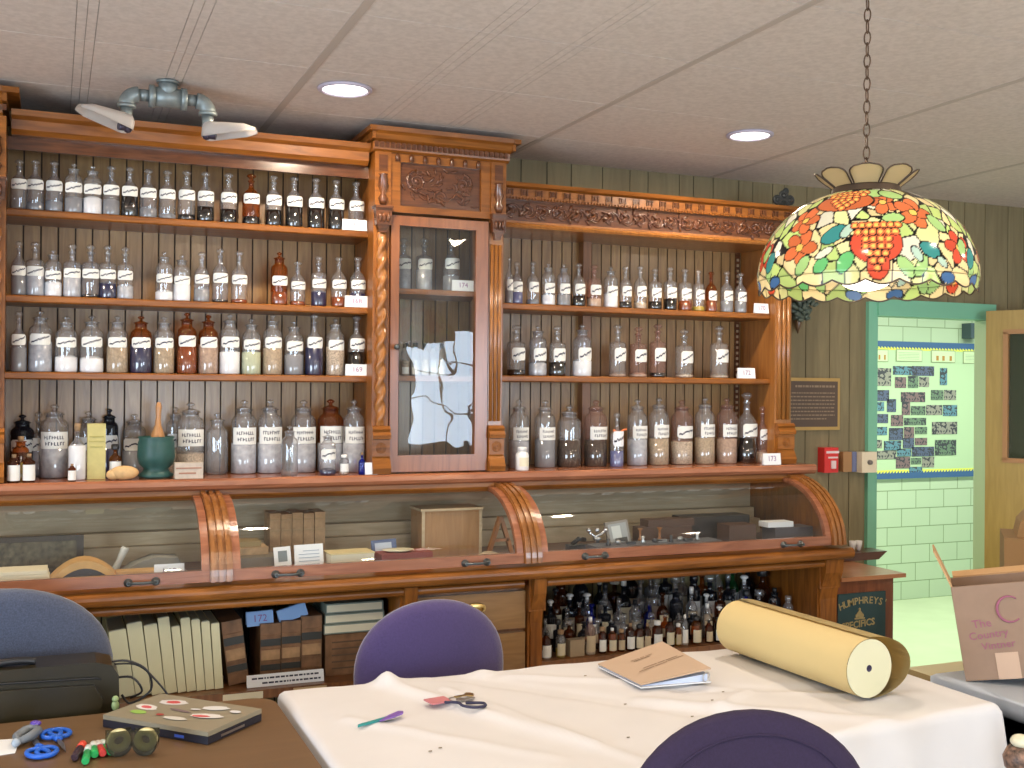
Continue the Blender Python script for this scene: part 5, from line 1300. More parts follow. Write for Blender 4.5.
# loose outer sheet, bulging to the far right side
b = MB()
def sheet(u, v):
    th = -PI/2 - .0 - u*PI*1.05*1.0           # from the table contact round the far side over the top
    th = PI*1.5+.05 - 0; a = -PI*.48+u*PI*.98
    rr_ = RRr+.003; off = .058*math.sin(PI*min(1, u*1.0))**.8
    # side away: local -y is the right-hand side when looking along the roll
    return Vector((v*Lr*1.0-.001, -(rr_*math.cos(a)+off)*1.0, RRr+rr_*math.sin(a)+.001))
b.grid(sheet, 24, 4)
bmesh.ops.solidify(b.bm, geom=b.bm.faces[:], thickness=.0012)
obj('loose_outer_sheet', b, KRA, t, world=False)

# binder
P0, P1, P2, P3 = at(598, 665, Z=.765), at(662, 652, Z=.765), at(711, 672, Z=.785), at(641, 686, Z=.765)
t = empty('ring_binder', (1.47, 2.5, TZ), 'tan covered ring binder lying on the white tablecloth', 'binder')
P0.z = .7660; P1.z = .792; P2.z = .792; P3.z = .7660
P1 = P1+(P1-P0)*.0; 
b = MB(); b.prism([(0, 0)], 'Z', 0, 1) if False else None
def slab(q, t0, t1):
    b = MB(); lo_ = [b.bm.verts.new(p+Vector((0, 0, t0))) for p in q]; hi = [b.bm.verts.new(p+Vector((0, 0, t1))) for p in q]
    b._f(lo_[::-1]); b._f(hi)
    for i in range(4): b._f([lo_[i], lo_[(i+1) % 4], hi[(i+1) % 4], hi[i]])
    return b
obj('top_cover', slab([P0, P1, P2, P3], 0, .003), mat('tan_cover', (.52, .38, .27), .6), t)
Lo = [Vector((p.x, p.y, TZ+.0085)) for p in (P0, P1, P2, P3)]
obj('bottom_cover', slab(Lo, 0, .003), mat('white_vinyl', (.75, .78, .82), .5), t)
In = [P0.lerp(P2, .03), P1.lerp(P3, .03), P2.lerp(P0, .03), P3.lerp(P1, .03)]
b = MB(); lo_ = [b.bm.verts.new(Vector((p.x, p.y, TZ+.0095))) for p in In]; hi = [b.bm.verts.new(p+Vector((0, 0, -.004 if i in (0, 3) else -.012))) for i, p in enumerate(In)]
b._f(lo_[::-1]); b._f(hi)
for i in range(4): b._f([lo_[i], lo_[(i+1) % 4], hi[(i+1) % 4], hi[i]])
obj('page_block', b, mat('bluish_pages', (.55, .65, .85), .8), t)
b = MB(); d_ = (P2-P1)
for q in (.03, .5, .97):
    c = P1+d_*q; b.tube([Vector((c.x-.012, c.y-.004, TZ+.010+.012+.012*math.sin(a))) + (P1-P0).normalized()*(.012*math.cos(a)) for a in [k_*PI/6 for k_ in range(12)]], .0018, 6, closed=True)
obj('binder_rings', b, STEEL, t)
b = MB(); e1 = (P1-P0); e2 = (P3-P0)
def strip(u0, u1, v0, wv):
    q = [P0+e1*u0+e2*v0, P0+e1*u1+e2*v0, P0+e1*u1+e2*(v0+wv), P0+e1*u0+e2*(v0+wv)]
    q = [p+Vector((0, 0, .0065)) for p in q]; b._f([b.bm.verts.new(p) for p in q])
for (u0, u1, v0) in ((.30, .42, .30), (.44, .50, .30), (.52, .62, .30), (.32, .56, .34), (.28, .48, .62), (.50, .60, .62), (.62, .80, .62), (.18, .40, .68), (.42, .60, .68), (.62, .86, .67)): strip(u0, u1, v0, .016)
obj('cover_lettering', b, mat('brown_ink', (.25, .16, .10), .7), t)

# letter opener / pen in two colours, keys
def flat(name, px, py, mb, m_, lbl, cat, rz=0, z=None):
    p = at(px, py, Z=.755); z = TZ+cloth_z(p.x, p.y)+.003 if z is None else z
    o = obj(name, mb, m_); o.location = (p.x, p.y, z); o.rotation_euler = (0, 0, R(rz)); return tag(o, lbl, cat)
t = flat('scissors', 382, 721, MB().prism([(-.055, -.002), (-.05, .004), (.025, .008), (.03, -.002)], 'Z', 0, .004), mat('teal_plastic', (.02, .26, .26), .4), 'closed teal and purple scissors sheath lying on the white tablecloth', 'stationery', rz=22)
obj('purple_half', MB().prism([(-.015, -.012), (.02, -.010), (.045, -.004), (.052, .004), (.045, .010), (.02, .004)], 'Z', .0042, .008), mat('purple_plastic', (.20, .10, .42), .4), t, world=False)
t.scale = (1.25, 1.25, 1)
p = at(445, 703, Z=.757)
t = empty('key_bunch', (p.x, p.y, TZ+cloth_z(p.x, p.y)+.006), 'bunch of keys with a pink tag and dark strap on the white tablecloth', 'keys', rz=R(10))
obj('tag', MB().box(-.035, .012, -.008, .020, 0, .003), mat('pink_tag', (.55, .20, .22), .5), t, world=False, bevel=.001)
obj('key_ring', MB().tube([(.02+.012*math.cos(a/12*2*PI), -.006+.012*math.sin(a/12*2*PI), .0035) for a in range(12)], .0012, 6, closed=True), STEEL, t, world=False)
obj('key', MB().box(.025, .062, -.012, -.006, 0.001, .003).lathe([(.009, 0), (.009, .003)], (.030, -.009, .001), 12), STEEL, t, world=False)
obj('key', MB().box(.025, .055, .0, .006, 0.004, .006).lathe([(.009, 0), (.009, .003)], (.060, .003, .0035), 12), BRASS, t, world=False)
obj('strap', MB().tube(curve([(-.01, -.012, .004), (.012, -.022, .004), (.010, -.040, .004), (.022, -.055, .004), (.045, -.058, .004), (.055, -.045, .004), (.040, -.036, .004), (.025, -.030, .004)]), .0032, 6), mat('navy_strap', (.03, .03, .07), .8), t, world=False)

t.scale = (1.15, 1.6, 1)
# ------------------------------------------------------------------ things on the brown table
z0 = .7405
# laptop
q = [at(163, 694, Z=.768), at(265, 709.5, Z=.768), at(206, 731, Z=.768), at(99.5, 715, Z=.768)]
c = sum(q, Vector())/4; e1 = (q[1]-q[0]); angl = math.atan2(e1.y, e1.x); wl = ((q[1]-q[0]).length+(q[2]-q[3]).length)/2; dl = ((q[3]-q[0]).length+(q[2]-q[1]).length)/2
t = empty('laptop', (c.x, c.y, z0), 'closed laptop covered in stickers on the brown table', 'laptop', rz=angl)
obj('base', MB().box(-wl/2, wl/2, -dl/2, dl/2, 0.001, .017), mat('laptop_dark', (.014, .015, .026), .4), t, world=False, bevel=.003)
ld = obj('lid', MB().box(-wl/2, wl/2, -dl/2, dl/2, .018, .028), mat('laptop_lid', (.27, .24, .17), .4), t, world=False, bevel=.002)
STK = [(-.07, .05, .05, .022, (.62, .60, .60), 12), (-.07, .05, .025, .012, (.55, .08, .08), 12), (-.10, -.01, .045, .020, (.70, .68, .66), -10), (-.10, -.01, .022, .010, (.60, .10, .12), -10), (-.09, -.05, .03, .014, (.30, .50, .10), 0), (-.03, -.045, .014, .008, (.35, .05, .04), 0), (-.01, .0, .045, .006, (.20, .14, .15), -6), (.02, -.055, .042, .012, (.62, .60, .55), 6), (.055, .05, .045, .018, (.66, .66, .66), 20), (.075, -.01, .055, .018, (.68, .66, .64), 14), (.065, -.018, .03, .008, (.55, .08, .08), 14), (.115, .045, .020, .010, (.66, .66, .68), 0), (.02, .02, .018, .006, (.6, .6, .6), 10)]
for i, (x, y, a_, b_, c_, r_) in enumerate(STK):
    Mk = Matrix.Translation((x*wl/.30, y*dl/.20, .0285+.0002*i)) @ Matrix.Rotation(R(r_), 4, 'Z')
    bb = MB(); bb.prism([(a_*.68*math.cos(k_/14*2*PI)*(1+.12*math.cos(3*k_)), b_*.85*math.sin(k_/14*2*PI)) for k_ in range(14)], 'Z', 0, .0003, Mk)
    obj('sticker', bb, mat('sticker_%d' % i, c_, .5), ld, world=False)
obj('port_strip', MB().box(wl/2-.001, wl/2+.0008, -.05, .03, .006, .011), STEEL, t, world=False)
obj('front_logo', MB().box(-wl/2+.20, -wl/2+.225, -dl/2-.0008, -dl/2+.001, .006, .012), mat('blue_badge', (.05, .12, .6), .4), t, world=False)
# scissors
SCB = mat('blue_handle', (.02, .13, .62), .35)
def scissors(p, rz, lbl):
    t = empty('scissors', (p.x, p.y, z0+.002), lbl, 'scissors', 'blue handled scissors', rz=R(rz))
    for q in (-1, 1):
        pts = [(-.020*q+.019*math.cos(a/16*2*PI)*1.0, -.045+.028*math.sin(a/16*2*PI), .005) for a in range(16)]
        Mh = Matrix.Rotation(R(14*q), 4, 'Z')
        obj('handle', MB().tube([Mh @ Vector(v_) for v_ in pts], .0052, 8, closed=True).tube([(q*-.006, -.018, .005), (0, 0, .005)], .006, 8), SCB, t, world=False)
        obj('blade', MB().prism([(-.004*q, -.004), (.004*q, -.004), (.006*q, .03), (q*.001, .085)], 'Z', .003+.002*(q > 0), .0048+.002*(q > 0)), STEEL, t, world=False)
    return t
pa, pb = at(57, 746, Z=z0), at(40, 752, Z=z0)
scissors(at(59, 743, Z=z0), 188, 'blue handled scissors nearer the laptop')
scissors(at(38, 749, Z=z0), 10, 'blue handled scissors nearer the table front')
# grey punch
p = at(27, 742, Z=z0)
t = empty('staple_remover', (p.x, p.y, z0), 'grey plastic hand tool with a purple button beside the scissors', 'tool', rz=R(-25))
obj('body', MB().tube([(.0, -.035, .014), (-.014, -.015, .016), (-.014, .02, .018), (0, .036, .02), (.014, .02, .018), (.014, -.015, .016)], .010, 10, closed=True), mat('grey_rubber', (.16, .18, .20), .5), t, world=False)
obj('button', MB().sphere((0, .038, .028), .010, 12, 8, (1.2, 1, .6)), mat('purple_button', (.10, .05, .35), .4), t, world=False)
obj('tip', MB().sphere((-.003, -.042, .012), .009, 12, 8), mat('pale_plastic', (.35, .42, .5), .4), t, world=False)
# markers
for i, (px, py, cn, capc, lb) in enumerate(((80, 753, (.04, .02, .03), (.70, .07, .04), 'red capped'), (87.5, 757, (.02, .36, .10), (.55, .6, .55), 'large green'), (94, 753, (.02, .40, .10), (.55, .55, .5), 'slim green'), (100, 752, (.62, .05, .04), (.55, .5, .45), 'slim red'), (106, 751, (.02, .40, .12), (.5, .55, .5), 'short green'))):
    p = at(px, py, Z=z0); t = empty('marker_pen', (p.x, p.y, z0+.009), lb+' marker pen in the row before the tape dispensers', 'pen', 'marker pens on the brown table', rz=R(-12+6*i))
    Mm = Matrix.Rotation(R(-90), 4, 'X'); Lm = .055 if i < 2 else .04
    obj('barrel', MB().lathe([(.0065, -Lm), (.0078, -Lm+.003), (.0078, 0)], m=Mm, seg=14), mat('pen_%d' % i, cn, .35), t, world=False)
    obj('cap', MB().lathe([(.0085, 0), (.0085, .028), (.006, .032)], m=Mm, seg=14), mat('pencap_%d' % i, capc, .35), t, world=False)
# tape dispensers
SMP = glass('smoky_plastic', (.62, .62, .52), .12, (.10, .10, .08), 1.5)
for px, py, lb, rz in ((119, 757, 'clear smoky tape dispenser beside the marker pens', 5), (146, 756, 'clear smoky tape dispenser in front of the laptop corner', -20)):
    p = at(px, py, Z=z0); t = empty('tape_dispenser', (p.x, p.y+.01, z0), lb, 'tape dispenser', 'smoky tape dispensers', rz=R(rz))
    b = MB()
    for q in (-.012, .011): b.prism([(-.030, .062)]+[(.030*math.sin(-PI/2+PI*k_/12), .030-.030*math.cos(-PI/2+PI*k_/12)) for k_ in range(13)]+[(.030, .062)], 'Y', q, q+.0015)
    for k_ in range(12):
        a, e = -PI/2+PI*k_/12, -PI/2+PI*(k_+1)/12
        b.prism([(.030*math.sin(a), .030-.030*math.cos(a)), (.030*math.sin(e), .030-.030*math.cos(e)), (.028*math.sin(e), .030-.028*math.cos(e)), (.028*math.sin(a), .030-.028*math.cos(a))], 'Y', -.012, .0125)
    t.scale = (.84, .84, .84)
    obj('shell', b, SMP, t, world=False)
    obj('tape_reel', MB().lathe([(.012, -.009), (.027, -.009), (.027, .009), (.012, .009), (.012, -.009)], m=Matrix.Translation((0, 0, .037)) @ Matrix.Rotation(R(90), 4, 'X'), seg=24, caps=False), mat('tape_cream', (.72, .66, .36), .4), t, world=False)
# note paper
p = at(3, 745, Z=z0)
tag(ground(obj('note_paper', MB().prism([(-.16, -.10), (p.x+.045-p.x, -.065), (.052, .03), (-.16, .06)], 'Z', 0, .0012, Matrix.Translation((p.x-.02, p.y, z0))), WHITE)), 'corner of a white note sheet on the brown table', 'paper')

# ------------------------------------------------------------------ chairs
def shade_pad(w_, h_, th, top_round=.5):
    """upholstered back pad in local x (width), z (height), bulging along y"""
    b = MB(); n, m = 48, 16
    def outline(a, s):
        c_, s__ = math.cos(a), math.sin(a); e = .95 if s__ > 0 else .62
        x = (abs(c_)**e)*(1 if c_ >= 0 else -1)*w_/2*s; z = (abs(s__)**e)*(1 if s__ >= 0 else -1)*h_/2*s
        return x, z
    prof = [(.0, .50), (.55, .49), (.86, .42), (.96, .30), (1.0, .12), (1.0, -.12), (.96, -.30), (.86, -.42), (.55, -.47), (.0, -.48)]
    rings = []
    for s, y in prof:
        rings.append([b.bm.verts.new(Vector((outline(2*PI*i/n, max(s, .01))[0], y*th-.10*(outline(2*PI*i/n, max(s, .01))[0])**2*0, outline(2*PI*i/n, max(s, .01))[1]))) for i in range(n)])
    for r1, r2 in zip(rings, rings[1:]):
        for i in range(n): b._f([r1[i], r1[(i+1) % n], r2[(i+1) % n], r2[i]], True)
    b._f(rings[0][::-1], True); b._f(rings[-1], True)
    for v in b.bm.verts: v.co.y += .55*v.co.x**2          # wraps round the sitter
    return b
def chair(x, y, ztop, w_, h_, rz, fab, lbl, seat_z=.46):
    t = empty('office_chair', (x, y, 0), lbl, 'chair', 'upholstered office chairs', rz=R(rz))
    b = shade_pad(w_, h_, .06); 
    for v in b.bm.verts: v.co.z += ztop-h_/2
    bk = obj('backrest', b, fab, t, world=False)
    n = 48; pts = []
    for i in range(n):
        a = 2*PI*i/n; c_, s__ = math.cos(a), math.sin(a); e = .95 if s__ > 0 else .62
        px = (abs(c_)**e)*(1 if c_ >= 0 else -1)*w_/2*.84; pz = (abs(s__)**e)*(1 if s__ >= 0 else -1)*h_/2*.82+ztop-h_/2
        pts.append((px, .0265+.55*px*px, pz))
    obj('piping', MB().tube(pts, .0025, 5, closed=True), fab, bk, world=False)
    s = MB(); s.lathe([(.02, -.035), (.19, -.035), (.225, -.015), (.228, .005), (.20, .030), (.12, .038), (.01, .036)], m=Matrix.Translation((0, -.26, seat_z-.035)) @ Matrix.Diagonal((1, .92, 1, 1)), seg=36)
    obj('seat', s, fab, t, world=False)
    obj('back_bracket', MB().tube([(0, .045, ztop-h_*.55), (0, .06, ztop-h_*.9), (0, .02, seat_z-.05), (0, -.10, seat_z-.085), (0, -.22, seat_z-.085)], .014, 8), BLK, t, world=False)
    obj('gas_column', MB().lathe([(.03, 0), (.03, .20), (.018, .205), (.018, .36)], (0, -.24, .085), 16), BLK, t, world=False)
    for i in range(5):
        a = 2*PI*i/5+.3; e = Vector((.27*math.cos(a), -.24+.27*math.sin(a), .065))
        lg = obj('leg', MB().tube([(0, -.24, .105), e], [.02, .012], 8), BLK, t, world=False)
        obj('caster', MB().lathe([(.024, -.010), (.027, -.006), (.027, .006), (.024, .010)], m=Matrix.Translation((e.x, e.y, .028)) @ Matrix.Rotation(R(90), 4, 'Y'), seg=16).tube([(e.x, e.y, .028), (e.x, e.y, .065)], .006, 6), BLK, lg, world=False)
    return t
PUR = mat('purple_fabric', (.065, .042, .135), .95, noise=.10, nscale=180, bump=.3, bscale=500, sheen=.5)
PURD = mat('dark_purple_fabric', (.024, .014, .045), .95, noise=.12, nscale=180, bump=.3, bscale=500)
BLF = mat('grey_blue_fabric', (.060, .072, .115), .95, noise=.25, nscale=260, bump=.3, bscale=500, sheen=.4)
chair(.990, 2.90, .905, .440, .40, 0, PUR, 'purple upholstered chair behind the white table facing the camera')
chair(-.115, 2.93, 1.0, .53, .44, 0, BLF, 'grey blue upholstered chair at the left behind the brown table')
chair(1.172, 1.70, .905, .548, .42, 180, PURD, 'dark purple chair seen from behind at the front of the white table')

# bag on the seat of the left chair
t = empty('laptop_bag', (-.12, 2.78, .465), 'black leather laptop bag standing on the left chair seat', 'bag')
BAG = mat('black_leather_bag', (.020, .015, .005), .30)
b = MB()
def bagp(u, v):
    return None
prof = [(-.27, 0), (-.28, .02), (-.285, .20), (-.28, .36), (-.26, .385), (.22, .385), (.255, .375), (.27, .35), (.275, .20), (.27, .02), (.26, 0)]
b.prism(prof, 'Y', -.055, .055)
obj('body', b, BAG, t, world=False, bevel=.012)
b = MB(); b.prism([(-.27, .10), (-.27, .335), (-.10, .345), (.16, .338), (.215, .335), (.235, .30), (.20, .12), (.1, .10)], 'Y', -.069, -.056)
obj('front_flap', b, BAG, t, world=False, bevel=.006)
obj('zip_line', MB().tube([(-.27, -.058, .352), (-.05, -.060, .358), (.22, -.058, .350), (.258, -.04, .33)], .003, 6), mat('zip_dark', (.01, .01, .01), .5), t, world=False)
obj('carry_handle', MB().tube(curve([(-.17, -.02, .385), (-.15, -.02, .405), (-.10, -.02, .408), (-.04, -.02, .392), (.05, -.02, .396), (.09, -.02, .392)]), .009, 8), BLK, t, world=False)
obj('shoulder_strap', MB().tube(curve([(.24, 0, .37), (.29, -.02, .375), (.335, -.03, .35), (.345, -.02, .30), (.30, -.01, .27), (.28, 0, .29)]), .0028, 6).tube(curve([(.25, .02, .36), (.31, .0, .36), (.35, -.02, .33), (.39, -.03, .27), (.36, -.02, .24)]), .0024, 6).tube(curve([(.25, .0, .33), (.30, -.02, .335), (.325, -.02, .30), (.30, 0, .28)]), .0028, 6), BLK, t, world=False)
obj('key_charm', MB().sphere((.262, -.07, .30), .008, 8, 6).sphere((.262, -.07, .285), .009, 8, 6, (1, .6, 1.4)), mat('charm_green', (.30, .40, .18), .4), t, world=False)

# ------------------------------------------------------------------ wall items
t = empty('wall_plaque', (2.94, YW, 1.44), 'dark bronze memorial plaque in a gold frame on the wall', 'plaque')
a, e = at(786, 400, Y=YW-.01).x-.03, at(839, 400, Y=YW-.01).x; z0_, z1_ = at(820, 430, Y=YW-.01).z, at(820, 378, Y=YW-.01).z
obj('frame', MB().box(a, e, YW-.016, YW-.001, z0_, z1_), mat('gold_frame', (.50, .33, .12), .35, .6), t, bevel=.003)
obj('plate', MB().box(a+.014, e-.014, YW-.019, YW-.0165, z0_+.014, z1_-.014), mat('plaque_bronze', (.11, .075, .055), .4, .3), t)
b = MB(); rs = random.Random(8); zz_ = z1_-.040; i = 0
while zz_ > z0_+.03:
    x = a+.04+(.03 if i in (0, 9, 10) else 0); xe = e-.03-(.04 if i in (8, 10) else 0)
    while x < xe:
        w_ = rs.uniform(.006, .022); b.box(x, min(x+w_, xe), YW-.0198, YW-.0191, zz_, zz_+(.009 if i == 0 else .005)); x += w_+.004
    zz_ -= .026 if i == 0 else .0155; i += 1
obj('raised_lettering', b, mat('plaque_letters', (.30, .22, .15), .4, .4), t)
c = at(828, 458, Y=YW-.02)
t = empty('fire_alarm_box', (c.x, YW, 1.15), 'red fire alarm pull box on the wall beside the doorway', 'alarm')
obj('housing', MB().box(c.x-.038, c.x+.034, YW-.045, YW-.001, 1.155, 1.260), mat('alarm_red', (.68, .03, .03), .35), t, bevel=.004)
b = MB(); b.box(c.x-.02, c.x+.03, YW-.0475, YW-.0455, 1.215, 1.222); b.box(c.x-.006, c.x+.018, YW-.051, YW-.0455, 1.172, 1.205); b.box(c.x-.030, c.x+.036, YW-.0475, YW-.0455, 1.236, 1.246)
obj('pull_lever', b, mat('alarm_white', (.8, .62, .62), .4), t)
c = at(863, 462, Y=YW-.02)
t = empty('wall_switch_box', (c.x, YW, 1.15), 'cream square control box with a dark knob on the door frame', 'switch')
obj('cover', MB().box(c.x-.040, c.x+.040, YW-.060, YW-.021, 1.152, 1.240), mat('cream_plastic', (.80, .68, .48), .4), t, bevel=.003)
obj('dial', MB().lathe([(.011, 0), (.009, .012), (.003, .014)], m=Matrix.Translation((c.x, YW-.060, 1.196)) @ Matrix.Rotation(R(90), 4, 'X'), seg=14), mat('dial_grey', (.18, .16, .14), .4), t)
c = at(848, 461, Y=YW-.02)
t = empty('key_switch_box', (c.x, YW, 1.15), 'small brown and blue wall box left of the cream one', 'switch')
obj('cover', MB().box(c.x-.033, c.x+.012, YW-.03, YW-.001, 1.155, 1.240), mat('brown_box', (.38, .20, .08), .5), t, bevel=.002)
obj('side', MB().box(c.x+.013, c.x+.036, YW-.032, YW-.001, 1.155, 1.240), mat('blue_grey_plastic', (.16, .18, .30), .4), t, bevel=.002)
# wall pocket with dark leaves behind the lamp
c = at(803, 312, Y=YW-.05)
t = empty('wall_sconce', (c.x+.01, YW, 1.74), 'dark green leafy wall bracket tapering to a wooden point', 'ornament')
b = MB(); rs = random.Random(12)
for i in range(130):
    f = rs.random(); zz_ = 1.785+.165*f; wd = .016+.075*f
    leafm(b, c.x+rs.uniform(-wd, wd), zz_, YW-.02-rs.uniform(0, .03+.03*f), .034, rs.uniform(0, PI), .5)
obj('foliage', b, mat('bronze_green', (.10, .13, .10), .45, noise=.4, nscale=60), t)
obj('finial', MB().lathe([(.001, 0), (.010, .02), (.018, .05), (.014, .06)], (c.x-.01, YW-.03, 1.735), 12), wood('finial_wood', (.12, .06, .03), (.20, .11, .05), 'Z'), t)
# figurine on the cabinet top
c = at(784, 202, Y=3.50)
t = empty('carved_finial', (c.x, 3.50, 2.204), 'small dark scrolled ornament on top of the right shelves', 'ornament')
b = MB(); xx = c.x-.002
b.lathe([(.016, 0), (.020, .006), (.008, .014), (.010, .03)], (xx, 3.50, 2.2046), 12)
for (dx, dz, r_) in ((-.030, .034, .018), (.0, .052, .020), (.030, .036, .019), (-.012, .030, .015), (.016, .028, .014), (.010, .070, .010)):
    b.tube([(xx+dx+r_*math.cos(a/12*2*PI)*.8, 3.50, 2.2046+dz+r_*math.sin(a/12*2*PI)*.8) for a in range(12)], .006, 6, closed=True); b.sphere((xx+dx, 3.50, 2.2046+dz), r_*.55, 8, 6)
obj('scrolls', b, mat('blackened_wood', (.030, .032, .030), .5), t)

# ------------------------------------------------------------------ advertising cabinet at the counter's end
a, e = 2.70, at(893, 620, Y=3.28).x; yf = 3.28; zt_ = .790
t = empty('advertising_cabinet', ((a+e)/2, 3.45, 0), 'old wooden advertising cabinet with a dark green painted front', 'cabinet')
CHW = wood('cherry_wood', (.13, .035, .012), (.24, .075, .025), 'Z', .35)
obj('case', MB().box(a, e, yf, 3.68, .02, zt_), CHW, t, bevel=.003)
obj('top', MB().box(a-.0, e+.035, yf-.03, 3.71, zt_+.0005, zt_+.016), wood('cherry_top', (.34, .13, .05), (.46, .20, .09), 'X', .3), t, bevel=.003)
fx0, fx1, fz0, fz1 = a+.005, e-.04, .33, zt_-.050
obj('painted_panel', MB().box(fx0, fx1, yf-.004, yf-.0005, fz0, fz1), mat('teal_paint', (.018, .050, .050), .5), t)
GLD = mat('gold_lettering', (.36, .27, .11), .5)
fm = fx0+(fx1-fx0)*.45
word = "HUMPHREYS'"; n = len(word); Rw = .30
for i, chh in enumerate(word):
    ang_ = (i-(n-1)/2)*.074; xx = fm+.018+Rw*math.sin(ang_)*1.05; zz_ = fz1-.030-Rw*(1-math.cos(ang_))
    me_ = text_mesh(chh, .037, GLD, Matrix.Translation((xx, yf-.0055, zz_)) @ Matrix.Rotation(ang_, 4, 'Y') @ FACE, .0003, 'letter', .0006); obj('lettering', me_, None, t)
text_on('SPECIFICS', .036, GLD, (fm-.006, yf-.0055, fz1-.118), t, Matrix.Rotation(R(-4), 4, 'Y'), bold=.001)
b = MB(); zb = fz1-.086
for (x_, z_, r_) in ((0, 0, .010), (-.013, 0, .008), (.013, 0, .008), (0, .012, .009), (-.007, .007, .007), (.007, .007, .007), (0, .024, .006)): b.lathe([(r_, 0), (r_*.6, .002)], m=Matrix.Translation((fm+x_, yf-.0045, zb+z_)) @ Matrix.Rotation(R(90), 4, 'X'), seg=14)
b.box(fm-.024, fm+.024, yf-.0062, yf-.0045, zb-.013, zb-.007)
obj('gold_emblem', b, GLD, t)
# slanted dark till behind and the white cups
p = at(855, 560, Y=3.60)
t = tag(obj('slanted_box', MB().prism([(-.11, 0), (.07, 0), (.115, .032), (-.11, .032)], 'Y', -.05, .05), wood('mahogany', (.06, .018, .008), (.11, .035, .015), 'X', .3), None, bevel=.002), 'low dark mahogany tray box on the advertising cabinet', 'box'); t.location = (p.x+.01, 3.60, zt_+.0175)
for px, lb in ((852.5, 'small white china cup, left of two behind the counter end'), (858.5, 'small white china cup, right of two behind the counter end')):
    p = at(px, 556, Y=3.60); o = obj('china_cup', MB().lathe([(.006, 0), (.008, .003), (.013, .02), (.015, .040), (.0135, .040), (.011, .02), (.002, .006)], seg=18), mat('white_china', (.75, .72, .70), .25)); o.location = (p.x, 3.60+.0, zt_+.0505); tag(o, lb, 'cup', 'white china cups')

# ------------------------------------------------------------------ corridor notice board
a, e = 5.20, 6.62; zb0, zb1 = at(920, 478, Y=YC-.02).z, at(920, 342, Y=YC-.02).z
t = empty('notice_board', ((a+e)/2, YC, zb0), 'pale green notice board with a blue and yellow scalloped border in the corridor', 'notice board')
obj('board', MB().box(a, e, YC-.02, YC-.001, zb0, zb1), mat('board_paper', (.49, .63, .43), .7), t)
BMT = [mat('border_blue', (.05, .12, .30), .6), mat('border_yellow', (.80, .80, .12), .6)]
for zq, zy, sg in ((zb0, zb0+.041, 1), (zb1-.040, zb1-.062, -1)):
    b = MB(); b.box(a, e, YC-.024, YC-.0205, zq, zq+.040); b.mi = 1; b.box(a, e, YC-.023, YC-.0205, zy, zy+.021); b.mi = 0
    x = a; zt1 = zb0+.040 if sg > 0 else zb1-.040
    while x < e-.02:
        b.prism([(x, zt1-.001*sg), (x+.02, zt1+.016*sg), (x+.02, zt1-.001*sg)], 'Y', YC-.0245, YC-.0235); x += .028
    obj('border_strip', b, BMT, t)
def photo_mat(i, c1, c2):
    m_, nt, bs = nodes_of('photo_print_%d' % i)
    tc = nt.nodes.new('ShaderNodeTexCoord'); v_ = nt.nodes.new('ShaderNodeTexVoronoi'); v_.inputs['Scale'].default_value = 70+i*5
    lk(nt, tc.outputs['Object'], v_.inputs['Vector']); r_ = nt.nodes.new('ShaderNodeValToRGB')
    r_.color_ramp.elements[0].color = (*c1, 1); r_.color_ramp.elements[1].color = (*c2, 1); x_ = r_.color_ramp.elements.new(.5); x_.color = (.05, .05, .07, 1); r_.color_ramp.interpolation = 'CONSTANT'
    s2 = nt.nodes.new('ShaderNodeSeparateColor'); lk(nt, v_.outputs['Color'], s2.inputs[0]); lk(nt, s2.outputs[0], r_.inputs[0]); lk(nt, r_.outputs[0], bs.inputs['Base Color']); return m_
PH = [photo_mat(0, (.30, .28, .26), (.60, .25, .10)), photo_mat(1, (.22, .14, .16), (.50, .45, .42)), photo_mat(2, (.12, .25, .35), (.55, .52, .45)), photo_mat(3, (.15, .22, .16), (.42, .32, .30)), photo_mat(4, (.10, .12, .22), (.60, .55, .50))]
phs = [(875, 368, 891, 386), (893, 366, 912, 375), (912, 366, 934, 376), (895, 377, 906, 388), (908, 376, 918, 388), (919, 377, 929, 387), (940, 368, 947, 385), (875, 390, 889, 401), (901, 392, 925, 402), (931, 390, 943, 400), (944, 390, 956, 400), (875, 402, 884, 411), (887, 399, 896, 412), (902, 402, 910, 415), (911, 406, 925, 415), (926, 405, 942, 415), (943, 405, 957, 416), (875, 414, 888, 423), (891, 415, 903, 426), (904, 418, 926, 425), (932, 422, 957, 434), (875, 427, 887, 435), (889, 428, 903, 440), (904, 427, 914, 438), (915, 427, 927, 434), (875, 440, 882, 448), (884, 441, 901, 450), (903, 438, 914, 448), (915, 438, 927, 445), (935, 440, 956, 455), (876, 451, 896, 459), (897, 449, 911, 456), (912, 447, 934, 456), (896, 457, 910, 468), (911, 458, 921, 464), (922, 457, 934, 467), (909, 467, 922, 474)]
for i, (x0, y0_, x1, y1) in enumerate(phs):
    A_, B_ = at(x0, y0_, Y=YC-.022), at(x1, y1, Y=YC-.022)
    o = obj('snapshot', MB().box(A_.x, B_.x, YC-.0235, YC-.0212, B_.z, A_.z), PH[(i*7) % 5]); ground(o)
    hz = ['left edge', 'left part', 'middle', 'right part'][min(3, int((x0-875)/20))]; vt = ['top', 'upper', 'central', 'lower', 'bottom'][min(4, int((y0_-366)/22))]
    tag(o, 'corridor board snapshot, %s rows, %s, %s counted from above' % (vt, hz, ORD[i] if i < 30 else 'low '+ORD[i-30]), 'photograph', 'snapshots on the corridor notice board')
